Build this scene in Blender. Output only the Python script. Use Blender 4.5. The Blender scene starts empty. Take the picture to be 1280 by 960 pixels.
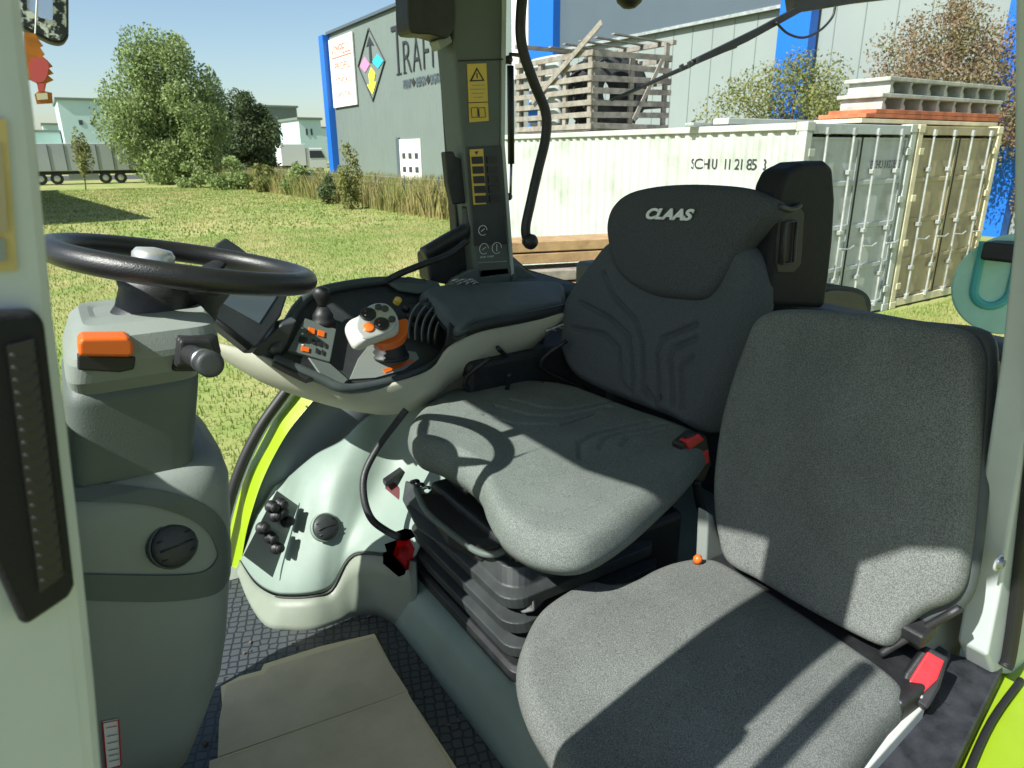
import bpy, bmesh, math, random
import numpy as np
from mathutils import Vector, Matrix
random.seed(7); RNG = np.random.default_rng(7)
R = math.radians
S = bpy.context.scene
COL = S.collection
# ---------------------------------------------------------------- camera
FPX = 863.0; PITCH = R(18.6); YAW = R(33); ROLL = R(.4)
CAM = Vector((0, 0, 1.25))
_h = Vector((math.sin(YAW), math.cos(YAW), 0)); _r0 = Vector((math.cos(YAW), -math.sin(YAW), 0)); _z = Vector((0, 0, 1))
FW = _h*math.cos(PITCH) - _z*math.sin(PITCH); _u0 = _h*math.sin(PITCH) + _z*math.cos(PITCH)
RT = _r0*math.cos(ROLL) - _u0*math.sin(ROLL); UP = _u0*math.cos(ROLL) + _r0*math.sin(ROLL)
cd = bpy.data.cameras.new('camera'); cam = bpy.data.objects.new('camera', cd); COL.objects.link(cam)
cd.sensor_width = 36; cd.lens = FPX/1280*36; cd.clip_start = .02; cd.clip_end = 3000
cam.matrix_world = Matrix.Translation(CAM) @ Matrix((RT, UP, -FW)).transposed().to_4x4()
cd.dof.use_dof = True; cd.dof.focus_distance = 1.75; cd.dof.aperture_fstop = 11
S.camera = cam
# ---------------------------------------------------------------- light
SUN_EL = R(43); SUN_DIR = Vector((1, .12, -1.0)).normalized()      # direction the light travels
to_sun = -SUN_DIR
SUN_EL = math.asin(to_sun.z)
w = bpy.data.worlds.new('World'); S.world = w; w.use_nodes = True
nt = w.node_tree; bg = nt.nodes['Background']; sk = nt.nodes.new('ShaderNodeTexSky'); sk.sky_type = 'NISHITA'
sk.sun_disc = False; sk.sun_elevation = SUN_EL; sk.sun_rotation = math.atan2(to_sun.x, to_sun.y)
sk.air_density = 1.0; sk.dust_density = 1.0; sk.ozone_density = 1.5
nt.links.new(sk.outputs[0], bg.inputs[0]); bg.inputs[1].default_value = .085
sl = bpy.data.lights.new('sun', 'SUN'); sl.energy = 5; sl.angle = R(.5); sl.color = (1, .975, .925)
so = bpy.data.objects.new('sun', sl); COL.objects.link(so)
so.rotation_euler = SUN_DIR.to_track_quat('-Z', 'Y').to_euler()
S.view_settings.view_transform = 'Standard'; S.view_settings.look = 'None'
S.view_settings.gamma = 1; S.view_settings.exposure = .92
S.cycles.max_bounces = 8; S.cycles.transparent_max_bounces = 16
# ---------------------------------------------------------------- maths helpers
def V(*a): return Vector(a[0]) if len(a) == 1 else Vector(a)
def P(px, py, X=None, Y=None, Z=None, pl=None):
    d = FW + RT*((px-640)/FPX) + UP*((480-py)/FPX)
    if X is not None: t = (X-CAM.x)/d.x
    elif Y is not None: t = (Y-CAM.y)/d.y
    elif Z is not None: t = (Z-CAM.z)/d.z
    else: o, n = pl; t = (o-CAM).dot(n)/d.dot(n)
    return CAM + d*t
def PS(pts, **k): return [P(a, b, **k) for a, b in pts]
def plane3(a, b, c):
    n = (b-a).cross(c-a).normalized()
    if n.dot(CAM-a) < 0: n = -n
    return (a, n)
def cr(pts, m=8, closed=True):
    pts = [V(p) for p in pts]; n = len(pts); out = []
    rng = range(n) if closed else range(n-1)
    for i in rng:
        if closed: p0, p1, p2, p3 = pts[(i-1) % n], pts[i], pts[(i+1) % n], pts[(i+2) % n]
        else: p0, p1, p2, p3 = pts[max(i-1, 0)], pts[i], pts[i+1], pts[min(i+2, n-1)]
        for j in range(m):
            t = j/m; t2 = t*t; t3 = t2*t
            out.append(.5*((2*p1) + (p2-p0)*t + (2*p0-5*p1+4*p2-p3)*t2 + (3*p1-p0-3*p2+p3)*t3))
    if not closed: out.append(pts[-1])
    return out
def resample(pts, n):
    L = [0]; q = pts+[pts[0]]
    for i in range(len(pts)): L.append(L[-1]+(q[i+1]-q[i]).length)
    out = []; j = 0
    for k in range(n):
        s = L[-1]*k/n
        while L[j+1] < s: j += 1
        t = (s-L[j])/max(1e-9, L[j+1]-L[j]); out.append(q[j].lerp(q[j+1], t))
    return out
# ---------------------------------------------------------------- materials
MATS = {}
def mat(name, col, rough=.6, metal=0., var=.0, vscale=8., bump=0., bscale=60., spec=.5, col2=None, detail=4, speck=0., sscale=700., coat=0, lo=.35, hi=.65, trans=0):
    if name in MATS: return MATS[name]
    m = bpy.data.materials.new(name); m.use_nodes = True; t = m.node_tree; b = t.nodes['Principled BSDF']
    b.inputs['Base Color'].default_value = (*col, 1); b.inputs['Roughness'].default_value = rough
    b.inputs['Metallic'].default_value = metal; b.inputs['Specular IOR Level'].default_value = spec
    b.inputs['Coat Weight'].default_value = coat
    g = t.nodes.new('ShaderNodeNewGeometry'); src = None
    def noise(sc, det=detail):
        n = t.nodes.new('ShaderNodeTexNoise'); n.inputs['Scale'].default_value = sc; n.inputs['Detail'].default_value = det
        n.inputs['Roughness'].default_value = .6
        t.links.new(g.outputs['Position'], n.inputs['Vector']); return n
    if var or col2:
        n = noise(vscale); r = t.nodes.new('ShaderNodeValToRGB')
        c2 = col2 if col2 else tuple(min(1, c*(1+var)) for c in col); c1 = col if col2 else tuple(c*(1-var) for c in col)
        r.color_ramp.elements[0].color = (*c1, 1); r.color_ramp.elements[1].color = (*c2, 1)
        r.color_ramp.elements[0].position = lo; r.color_ramp.elements[1].position = hi
        t.links.new(n.outputs[0], r.inputs[0]); src = r.outputs[0]
    if speck:
        n = noise(sscale, 1); r = t.nodes.new('ShaderNodeValToRGB')
        r.color_ramp.elements[0].color = (1-speck,)*3+(1,); r.color_ramp.elements[1].color = (1+speck*1.6,)*3+(1,)
        r.color_ramp.elements[0].position = .40; r.color_ramp.elements[1].position = .62
        mx = t.nodes.new('ShaderNodeMix'); mx.data_type = 'RGBA'; mx.blend_type = 'MULTIPLY'; mx.inputs[0].default_value = 1
        if src: t.links.new(src, mx.inputs[6])
        else: mx.inputs[6].default_value = (*col, 1)
        t.links.new(n.outputs[0], r.inputs[0]); t.links.new(r.outputs[0], mx.inputs[7]); src = mx.outputs[2]
    if src: t.links.new(src, b.inputs['Base Color'])
    if bump:
        n = noise(bscale, 3); bp = t.nodes.new('ShaderNodeBump'); bp.inputs['Strength'].default_value = bump; bp.inputs['Distance'].default_value = .002 if bscale > 100 else .01
        t.links.new(n.outputs[0], bp.inputs['Height']); t.links.new(bp.outputs[0], b.inputs['Normal'])
        mr = t.nodes.new('ShaderNodeMapRange'); mr.inputs[3].default_value = max(0, rough-.08); mr.inputs[4].default_value = min(1, rough+.1)
        n2 = noise(bscale*.15, 4); t.links.new(n2.outputs[0], mr.inputs[0]); t.links.new(mr.outputs[0], b.inputs['Roughness'])
    if trans:
        tl = t.nodes.new('ShaderNodeBsdfTranslucent'); ms = t.nodes.new('ShaderNodeMixShader'); ms.inputs[0].default_value = trans
        if src: t.links.new(src, tl.inputs[0])
        else: tl.inputs[0].default_value = (*col, 1)
        t.links.new(b.outputs[0], ms.inputs[1]); t.links.new(tl.outputs[0], ms.inputs[2]); t.links.new(ms.outputs[0], t.nodes['Material Output'].inputs[0])
    MATS[name] = m; return m
def M(n): return MATS[n]
mat('seat_fabric', (.112, .123, .115), .92, speck=.27, sscale=520, bump=.5, bscale=500, spec=.2, var=.12, vscale=5)
mat('driver_fabric', (.122, .140, .128), .92, speck=.25, sscale=520, bump=.5, bscale=500, spec=.2, var=.10, vscale=5)
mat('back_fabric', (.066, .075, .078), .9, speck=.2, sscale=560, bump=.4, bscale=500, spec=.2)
mat('plinth_green', (.19, .215, .17), .5, bump=.2, bscale=350, var=.07, vscale=5)
mat('head_fabric', (.052, .058, .060), .85, speck=.22, sscale=500, bump=.35, bscale=500, spec=.25)
mat('black_plastic', (.014, .015, .016), .48, bump=.25, bscale=420, var=.3, vscale=30)
mat('dark_plastic', (.030, .035, .036), .50, bump=.3, bscale=420, var=.2, vscale=14)
mat('wheel_leather', (.012, .012, .013), .36, bump=.35, bscale=350, spec=.5)
mat('trim_dark', (.046, .058, .058), .52, bump=.3, bscale=420, var=.12, vscale=12)
mat('pad_grey', (.075, .092, .088), .6, bump=.4, bscale=420, var=.12, vscale=9)
mat('fender_blue', (.28, .33, .34), .5, bump=.2, bscale=350, var=.06, vscale=5)
mat('soft_black', (.010, .011, .013), .62, spec=.22, bump=.25, bscale=420)
mat('label_ochre', (.42, .33, .13), .7, var=.15, vscale=20)
mat('trim_mid', (.085, .105, .095), .55, bump=.3, bscale=400, var=.08, vscale=6)
mat('trim_grey', (.20, .225, .205), .55, bump=.25, bscale=380, var=.06, vscale=4)
mat('trim_beige', (.42, .42, .33), .55, bump=.25, bscale=380, var=.06, vscale=4)
mat('trim_pale', (.195, .25, .215), .5, bump=.2, bscale=350, var=.07, vscale=5)
mat('pillar_paint', (.42, .47, .465), .42, bump=.05, bscale=300, var=.05, vscale=7)
mat('lime_paint', (.24, .36, .010), .32, spec=.5, coat=.5, var=.06, vscale=5)
mat('orange', (.62, .115, .010), .4); mat('red_plastic', (.55, .022, .028), .42, var=.15, vscale=60)
mat('dark_red', (.10, .02, .025), .6)
mat('silver', (.52, .53, .52), .32, metal=.6); mat('steel', (.3, .31, .32), .35, metal=.9, var=.2, vscale=60)
mat('grip_grey', (.46, .46, .43), .4); mat('yellow', (.62, .44, .07), .5); mat('white_print', (.68, .70, .68), .6)
mat('screen', (.10, .13, .16), .08, spec=.8); mat('pale_metal', (.58, .60, .55), .38, metal=.2, var=.08, vscale=15)
mat('rubber_seal', (.01, .01, .011), .55)
mat('black_sill', (.022, .024, .028), .42, bump=.5, bscale=250, var=.5, vscale=25)
mat('cardboard', (.60, .50, .345), .85, var=.08, vscale=9, bump=.25, bscale=180)
mat('cardboard_edge', (.70, .60, .38), .9)
mat('ground_green', (.18, .235, .05), .95, col2=(.36, .31, .13), vscale=.55, detail=10, bump=1, bscale=14, lo=.40, hi=.68)
mat('grass_blades', (.19, .275, .055), .8, col2=(.40, .36, .14), vscale=.5, detail=6, lo=.42, hi=.66, trans=.4)
mat('dry_weeds', (.40, .32, .14), .9, col2=(.20, .25, .06), vscale=.6, detail=5, trans=.35)
mat('asphalt', (.05, .05, .052), .9, var=.2, vscale=3, bump=.5, bscale=30)
mat('leaf_willow', (.18, .25, .075), .75, col2=(.29, .36, .14), vscale=.7, detail=5, trans=.35)
mat('leaf_dark', (.06, .09, .03), .75, col2=(.10, .14, .05), vscale=.7, trans=.35)
mat('leaf_olive', (.16, .20, .05), .75, col2=(.27, .26, .09), vscale=2, trans=.35)
mat('leaf_russet', (.25, .15, .10), .75, col2=(.22, .20, .08), vscale=1.6, trans=.35)
mat('bark', (.10, .075, .055), .9, var=.3, vscale=12, bump=.6, bscale=30)
mat('facade_grey', (.145, .178, .158), .6, var=.03, vscale=.5)
mat('facade_light', (.235, .27, .26), .55, var=.03, vscale=.4)
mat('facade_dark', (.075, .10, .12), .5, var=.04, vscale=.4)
mat('blue_paint', (.008, .13, .56), .45); mat('poster_white', (.70, .71, .66), .6)
mat('poster_red', (.62, .16, .09), .6); mat('black_print', (.02, .022, .025), .6)
mat('pink_print', (.62, .22, .38), .6); mat('cyan_print', (.03, .42, .62), .6); mat('yellow_print', (.75, .70, .05), .6)
mat('white_wall', (.48, .62, .62), .7, var=.04, vscale=.2); mat('grey_tarp', (.40, .43, .44), .6, var=.06, vscale=.4)
mat('window_dark', (.05, .06, .07), .15); mat('container_white', (.42, .445, .405), .55, col2=(.31, .34, .28), vscale=1.6, detail=9, lo=.50, hi=.72, bump=.15, bscale=20)
mat('container_grey', (.40, .44, .44), .5, col2=(.27, .28, .26), vscale=2.2, detail=10, lo=.5, hi=.75, bump=.2, bscale=25)
mat('container_tan', (.38, .32, .19), .6, col2=(.24, .20, .125), vscale=2.2, detail=10, lo=.45, hi=.7, bump=.2, bscale=25)
mat('container_cream', (.62, .56, .38), .6, var=.15, vscale=3)
mat('galvanised', (.45, .47, .46), .45, metal=.5, var=.2, vscale=6)
mat('old_wood', (.30, .27, .225), .9, col2=(.17, .15, .125), vscale=7, detail=8, bump=.5, bscale=40)
mat('timber', (.42, .27, .13), .85, col2=(.28, .17, .085), vscale=5, detail=8, bump=.5, bscale=40)
mat('red_board', (.42, .13, .055), .8, var=.25, vscale=6); mat('grey_grid', (.36, .37, .33), .7, var=.2, vscale=5)
mat('tyre_rubber', (.03, .032, .034), .8, var=.3, vscale=10, bump=.5, bscale=50)
mat('disc_green', (.34, .62, .50), .45, var=.06, vscale=20); mat('disc_letter', (.07, .38, .36), .5)
mat('freshener_orange', (.42, .14, .01), .7, var=.25, vscale=60); mat('freshener_red', (.62, .10, .10), .7); mat('pale_label', (.72, .66, .48), .7)
mat('mirror_glass', (.6, .62, .63), .06, metal=.9); mat('truck_white', (.7, .71, .72), .4)
# translucent glass: lets sun through, reflects by angle
gm = bpy.data.materials.new('window_glass'); gm.use_nodes = True; t = gm.node_tree; t.nodes.clear()
o_ = t.nodes.new('ShaderNodeOutputMaterial'); tr = t.nodes.new('ShaderNodeBsdfTransparent'); gl = t.nodes.new('ShaderNodeBsdfGlossy')
fr = t.nodes.new('ShaderNodeFresnel'); mx = t.nodes.new('ShaderNodeMixShader'); fr.inputs[0].default_value = 1.12
tr.inputs[0].default_value = (.95, .985, .96, 1); gl.inputs['Roughness'].default_value = .02
t.links.new(fr.outputs[0], mx.inputs[0]); t.links.new(tr.outputs[0], mx.inputs[1]); t.links.new(gl.outputs[0], mx.inputs[2]); t.links.new(mx.outputs[0], o_.inputs[0])
MATS['window_glass'] = gm
sm_ = bpy.data.materials.new('smoked_cover'); sm_.use_nodes = True; t = sm_.node_tree; b = t.nodes['Principled BSDF']
b.inputs['Base Color'].default_value = (.24, .27, .24, 1); b.inputs['Roughness'].default_value = .18; MATS['smoked_cover'] = sm_
# floor mat: hexagon like cells
def floor_mat():
    m = bpy.data.materials.new('rubber_mat'); m.use_nodes = True; t = m.node_tree; b = t.nodes['Principled BSDF']
    g = t.nodes.new('ShaderNodeNewGeometry'); mp = t.nodes.new('ShaderNodeMapping'); mp.inputs['Rotation'].default_value = (0, 0, .35)
    v = t.nodes.new('ShaderNodeTexVoronoi'); v.feature = 'DISTANCE_TO_EDGE'; v.inputs['Scale'].default_value = 42; v.inputs['Randomness'].default_value = .28
    r = t.nodes.new('ShaderNodeValToRGB'); r.color_ramp.elements[0].position = .04; r.color_ramp.elements[1].position = .16
    r.color_ramp.elements[0].color = (.012, .014, .016, 1); r.color_ramp.elements[1].color = (.055, .062, .068, 1)
    bp = t.nodes.new('ShaderNodeBump'); bp.inputs['Strength'].default_value = 1; bp.inputs['Distance'].default_value = .006
    t.links.new(g.outputs['Position'], mp.inputs[0]); t.links.new(mp.outputs[0], v.inputs[0]); t.links.new(v.outputs[0], r.inputs[0])
    t.links.new(r.outputs[0], b.inputs['Base Color']); t.links.new(r.outputs[0], bp.inputs['Height']); t.links.new(bp.outputs[0], b.inputs['Normal'])
    b.inputs['Roughness'].default_value = .45; MATS['rubber_mat'] = m
floor_mat()
# ---------------------------------------------------------------- object helpers
WLOC = {}
def tag(o, label=None, cat=None, group=None, kind=None):
    if label: o['label'] = label
    if cat: o['category'] = cat
    if group: o['group'] = group
    if kind: o['kind'] = kind
    return o
def thing(name, loc, label, cat, group=None):
    o = bpy.data.objects.new(name, None); COL.objects.link(o); o.location = loc; o.empty_display_size = .1
    WLOC[o.name] = V(loc); return tag(o, label, cat, group)
def link(o, parent):
    COL.objects.link(o); WLOC[o.name] = V(0, 0, 0)
    if parent is not None:
        o.parent = parent
        if parent.type == 'EMPTY': o.matrix_parent_inverse = Matrix.Translation(-parent.location)
    return o
def copy_thing(src, delta, label=None):
    def rec(s, par):
        c = s.copy(); COL.objects.link(c)
        if par is not None: c.parent = par; c.matrix_parent_inverse = s.matrix_parent_inverse.copy()
        for ch in s.children: rec(ch, c)
        return c
    c = rec(src, None); c.location = src.location + V(delta)
    if label: c['label'] = label
    return c
class B:
    def __init__(s): s.bm = bmesh.new()
    def face(s, vs):
        try: return s.bm.faces.new(vs)
        except ValueError: return None
    def vs(s, pts): return [s.bm.verts.new(p) for p in pts]
    def obox(s, c, a, b, d):
        c, a, b, d = V(c), V(a), V(b), V(d)
        v = s.vs([c+i*a+j*b+k*d for k in (-1, 1) for i, j in ((-1, -1), (1, -1), (1, 1), (-1, 1))])
        for f in ((0, 3, 2, 1), (4, 5, 6, 7), (0, 1, 5, 4), (1, 2, 6, 5), (2, 3, 7, 6), (3, 0, 4, 7)): s.face([v[i] for i in f])
        return s
    def box(s, x0, x1, y0, y1, z0, z1):
        return s.obox(((x0+x1)/2, (y0+y1)/2, (z0+z1)/2), ((x1-x0)/2, 0, 0), (0, (y1-y0)/2, 0), (0, 0, (z1-z0)/2))
    def prism(s, pts, d):
        pts = [V(p) for p in pts]; a = s.vs(pts); b = s.vs([p+V(d) for p in pts]); n = len(pts)
        s.face(a); s.face(b[::-1])
        for i in range(n): s.face([a[i], b[i], b[(i+1) % n], a[(i+1) % n]])
        return s
    def loft(s, rings, cap=True, closed=True):
        R_ = [s.vs(r) for r in rings]; n = len(R_[0])
        for a, b in zip(R_, R_[1:]):
            for i in range(n if closed else n-1): s.face([a[i], a[(i+1) % n], b[(i+1) % n], b[i]])
        if cap: s.face(R_[0][::-1]); s.face(R_[-1])
        return s
    def tube(s, pts, r, n=10, closed=False, cap=True, smooth=0, flat=1.0):
        pts = [V(p) for p in pts]
        if smooth: pts = cr(pts, smooth, closed)
        m = len(pts); rs = r if isinstance(r, (list, tuple)) else None
        T = [(pts[(i+1) % m if closed else min(i+1, m-1)]-pts[(i-1) % m if closed else max(i-1, 0)]).normalized() for i in range(m)]
        u = T[0].orthogonal().normalized() if abs(T[0].z) > .95 else T[0].cross(V(0, 0, 1)).normalized(); rings = []
        for i in range(m):
            u = (u - T[i]*u.dot(T[i])).normalized(); w = T[i].cross(u)
            if rs: f = i/(m-1)*(len(rs)-1); k = min(int(f), len(rs)-2); rr = rs[k]+(rs[k+1]-rs[k])*(f-k)
            else: rr = r
            rings.append([pts[i]+(u*math.cos(2*math.pi*j/n)+w*math.sin(2*math.pi*j/n)*flat)*rr for j in range(n)])
        if closed: rings.append(rings[0]); 
        s.loft(rings, cap and not closed); 
        if closed: bmesh.ops.remove_doubles(s.bm, verts=s.bm.verts, dist=1e-6)
        return s
    def lathe(s, o, ax, prof, n=24, cap=True):
        o = V(o); ax = V(ax).normalized(); u = ax.orthogonal().normalized(); w = ax.cross(u)
        s.loft([[o+ax*h+(u*math.cos(2*math.pi*j/n)+w*math.sin(2*math.pi*j/n))*max(r, 1e-4) for j in range(n)] for r, h in prof], cap); return s
    def grid(s, rows):
        R_ = [s.vs(r) for r in rows]
        for a, b in zip(R_, R_[1:]):
            for i in range(len(a)-1): s.face([a[i], a[i+1], b[i+1], b[i]])
        return s
    def done(s, name, m, parent=None, smooth=False, bevel=0, seg=3, sub=0, solid=0, label=None):
        bmesh.ops.recalc_face_normals(s.bm, faces=s.bm.faces)
        me = bpy.data.meshes.new(name); s.bm.to_mesh(me); s.bm.free()
        me.materials.append(M(m) if isinstance(m, str) else m)
        if smooth:
            for p in me.polygons: p.use_smooth = True
        o = bpy.data.objects.new(name, me); link(o, parent)
        if solid: d = o.modifiers.new('solid', 'SOLIDIFY'); d.thickness = solid; d.offset = 0
        if bevel:
            d = o.modifiers.new('bevel', 'BEVEL'); d.width = bevel; d.segments = seg; d.limit_method = 'ANGLE'; d.angle_limit = R(28); d.harden_normals = False
        if sub: d = o.modifiers.new('sub', 'SUBSURF'); d.levels = sub; d.render_levels = sub
        if label: o['label'] = label
        return o
def mesh_np(name, verts, faces, m, parent=None, smooth=False):
    me = bpy.data.meshes.new(name); k = faces.shape[1]
    me.vertices.add(len(verts)); me.vertices.foreach_set('co', verts.astype(np.float32).ravel())
    me.loops.add(faces.size); me.loops.foreach_set('vertex_index', faces.astype(np.int32).ravel())
    me.polygons.add(len(faces)); me.polygons.foreach_set('loop_start', np.arange(0, faces.size, k, dtype=np.int32))
    me.polygons.foreach_set('loop_total', np.full(len(faces), k, dtype=np.int32)); me.update(calc_edges=True); me.validate()
    me.materials.append(M(m)); o = bpy.data.objects.new(name, me); link(o, parent)
    if smooth: me.polygons.foreach_set('use_smooth', np.ones(len(faces), dtype=bool))
    return o
def seglen(u, v, poly):
    d = np.full(u.shape, 9.)
    for (a, b), (c, e) in zip(poly, poly[1:]):
        dx, dy = c-a, e-b; L = dx*dx+dy*dy+1e-12
        tt = np.clip(((u-a)*dx+(v-b)*dy)/L, 0, 1); d = np.minimum(d, np.hypot(u-a-tt*dx, v-b-tt*dy))
    return d
def pillow(name, outline, n, thick, m, parent, dome=.02, edge=.03, rings=26, seg=180, grooves=(), gd=.008, gw=.008, extra=None, back=.94, label=None, crm=8):
    """upholstered pad: closed outline (3D) in a plane of normal n, puffed front, rounded edge, grooves pressed in"""
    n = V(n).normalized(); o = resample(cr(outline, crm), seg); c = sum(o, V(0, 0, 0))/len(o)
    uax = (V(0, 0, 1).cross(n)); uax = uax.normalized() if uax.length > .3 else V(1, 0, 0); vax = n.cross(uax)
    ou = np.array([(p-c).dot(uax) for p in o]); ov = np.array([(p-c).dot(vax) for p in o])
    # smooth rounded scaling toward a small version of the outline
    G = [[((p-c).dot(uax), (p-c).dot(vax)) for p in g] for g in grooves]
    VT = []; 
    def ring(s, hh): VT.append(np.stack([ou*s, ov*s, np.broadcast_to(hh, ou.shape)], 1))
    rad = np.hypot(ou, ov)
    ring(.02, -thick); ring(back*.6, -thick); ring(back, -thick); ring((1+back)/2+.012, -thick*.9); ring(1., -thick*.6)
    ks = np.concatenate([np.linspace(0, .16, 9), np.linspace(.16, 1, rings)[1:]])
    for k in ks:
        s = 1-k*.998; d = (1-s)*rad      # distance from the rim
        e = np.clip(d/edge, 0, 1); h = -edge*(1-np.sqrt(1-(1-e)**2))
        u, v = ou*s, ov*s
        h = h + dome*(1-s*s)
        for g in G: h = h - gd*np.exp(-(seglen(u, v, g)/gw)**2)
        if extra: h = h + extra(u, v, s)
        ring(s, h)
    A = np.concatenate(VT); W = np.array(c)+A[:, :1]*np.array(uax)+A[:, 1:2]*np.array(vax)+A[:, 2:]*np.array(n)
    nr = len(VT); idx = np.arange(nr*seg).reshape(nr, seg); a = idx[:-1]; b = idx[1:]
    F = np.stack([a, np.roll(a, -1, 1), np.roll(b, -1, 1), b], -1).reshape(-1, 4)
    ob = mesh_np(name, W, F, m, parent, True)
    if label: ob['label'] = label
    return ob
def text(name, body, pos, right, up, height, m, parent, ext=.0006, sx=1., shear=0, off=0., font_sc=None):
    cu = bpy.data.curves.new(name, 'FONT'); cu.body = body; cu.size = 1; cu.extrude = .001; cu.align_x = 'LEFT'; cu.shear = shear; cu.offset = off
    to = bpy.data.objects.new(name, cu); COL.objects.link(to); bpy.context.view_layer.update()
    me = bpy.data.meshes.new_from_object(to.evaluated_get(bpy.context.evaluated_depsgraph_get())); bpy.data.objects.remove(to)
    right = V(right).normalized(); up = V(up).normalized(); nn = right.cross(up).normalized()
    k = height/.7
    for v in me.vertices: v.co = V(pos)+right*(v.co.x*k*sx)+up*(v.co.y*k)+nn*(ext*(1 if v.co.z > 0 else 0)+.0)
    me.materials.clear(); me.materials.append(M(m)); o = bpy.data.objects.new(name, me); return link(o, parent)
def slab(name, pts, n, th, m, parent, bevel=.004, back=True, seg=3, label=None):
    """plate with its face on pts and thickness away from n"""
    n = V(n).normalized(); return B().prism(pts, -n*th).done(name, m, parent, bevel=bevel, seg=seg, label=label)
GZ = -1.25
#==OUT==
#==CAB==
# ================================================================ OUTDOORS
g = B(); g.box(-700, 700, -500, 900, GZ-.5, GZ); tag(g.done('ground', 'ground_green'), kind='structure')
g = B(); g.box(-150, 23, 86, 104, GZ, GZ+.03); tag(g.done('road', 'asphalt'), kind='structure')
def blades(name, n, xr, yr, hmin, hmax, wd, m, dens=1., lean=.35, mask=None, y_pow=1.):
    x = RNG.uniform(*xr, n); y = yr[0]+(yr[1]-yr[0])*RNG.uniform(0, 1, n)**y_pow
    if mask is not None: k = mask(x, y); x, y = x[k], y[k]; n = len(x)
    h = RNG.uniform(hmin, hmax, n); a = RNG.uniform(0, 2*np.pi, n); l = RNG.uniform(0, lean, n)*h; b = RNG.uniform(0, 2*np.pi, n)
    z = np.full(n, GZ); base = np.stack([x, y, z], 1); s = np.stack([np.cos(a), np.sin(a), 0*a], 1)*(wd*h/hmax)[:, None]
    mid = base+np.stack([np.cos(b)*l*.35, np.sin(b)*l*.35, h*.55], 1); tip = base+np.stack([np.cos(b)*l, np.sin(b)*l, h], 1)
    Vt = np.stack([base-s, base+s, mid+s*.7, tip, mid-s*.7], 1).reshape(-1, 3)
    F = np.arange(n*5).reshape(n, 5); return mesh_np(name, Vt, F, m)
def inview(x, y):
    dx, dy = x, y; f = dx*_h.x+dy*_h.y; r = dx*_r0.x+dy*_r0.y; q = r/f
    return (f > 1) & (q > -.78) & (q < .82)
tag(blades('grass', 190000, (-3, 18), (2.6, 24), .02, .06, .010, 'grass_blades', mask=lambda x, y: inview(x, y) & ~((x > 8.4) & (y > 5.8) & (y < 14.7)), y_pow=1.3),
    'short mown lawn beyond the right window of the cab', 'grass', kind='stuff')
tag(blades('grass', 60000, (-4, 22), (24, 62), .03, .08, .03, 'grass_blades', mask=inview),
    'sunlit meadow stretching away to the parked trailer', 'grass', kind='stuff')
# tall dry weeds along the warehouse
def weedmask(x, y):
    k = np.sin(x*1.7+y*.6)+np.sin(y*1.3-x)*.8+RNG.normal(0, .7, x.shape); return k > -.6
tag(blades('weeds', 52000, (12.6, 18.5), (21, 86), .35, 1.5, .032, 'dry_weeds', mask=weedmask, lean=.5, y_pow=1.25),
    'tall dry golden weeds growing along the foot of the grey warehouse', 'weeds', kind='stuff')

def leafcloud(name, blobs, n, size, m, parent, shell=.55, asp=.55, droop=0):
    bl = np.array([[*b[0], *b[1]] for b in blobs]); vol = bl[:, 3]*bl[:, 4]*bl[:, 5]; pr = vol**.67; pr /= pr.sum()
    k = RNG.choice(len(bl), n, p=pr); d = RNG.normal(0, 1, (n, 3)); d /= np.linalg.norm(d, axis=1)[:, None]
    rr = shell+(1-shell)*RNG.uniform(0, 1, n)**.6; rr *= RNG.uniform(.85, 1.12, n)
    c = bl[k, :3]+d*bl[k, 3:]*rr[:, None]
    a = RNG.normal(0, 1, (n, 3)); a[:, 2] -= droop; a /= np.linalg.norm(a, axis=1)[:, None]
    b = np.cross(a, RNG.normal(0, 1, (n, 3))); b /= np.linalg.norm(b, axis=1)[:, None]
    s = (size*RNG.uniform(.6, 1.35, n))[:, None]
    Vt = np.stack([c-a*s, c+b*s*asp, c+a*s, c-b*s*asp], 1).reshape(-1, 3)
    return mesh_np(name, Vt, np.arange(n*4).reshape(n, 4), m, parent)
def tree(name, label, base, h, rx, ry, m, n, size, lo=.12, nb=40, trunk=.3, top=.6, blob=.3, group=None, droop=0, cat='tree', dens_shell=.5):
    base = V(base); t = thing(name, base, label, cat, group); blobs = []
    for i in range(nb):
        z = random.uniform(lo, 1)
        prof = math.sin(math.pi*min(1, max(0, (z-lo*.6)/(1-lo*.6)))**.8)**top
        a = random.uniform(0, 6.28); q = random.uniform(.15, .85)*prof
        s = random.uniform(.7, 1.25)*blob*(.5+.5*prof)
        blobs.append(((base.x+math.cos(a)*rx*q, base.y+math.sin(a)*ry*q, base.z+h*(lo+(z-lo)*.93)), (rx*s, ry*s, h*s*.55)))
    leafcloud('crown', blobs, n, size, m, t, shell=dens_shell, droop=droop)
    tb = B(); tb.tube([base, base+V(.02*h, 0, h*.3), base+V(-.01*h, 0, h*.62), base+V(0, 0, h*.9)], [trunk, trunk*.7, trunk*.4, trunk*.08], 8, smooth=4)
    for i in range(min(nb, 12)):
        c = V(blobs[i][0]); k = base+V(0, 0, (c.z-base.z)*.55); tb.tube([k, k.lerp(c, .5)+V(0, 0, h*.03), c], [trunk*.35, trunk*.2, trunk*.05], 5, smooth=2)
    tb.done('trunk', 'bark', t, True); return t
def gpt(px, Y): p = P(px, 200, Y=Y); return V(p.x, Y, GZ)
def ztop(px, py, Y): return P(px, py, Y=Y).z - GZ
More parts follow.
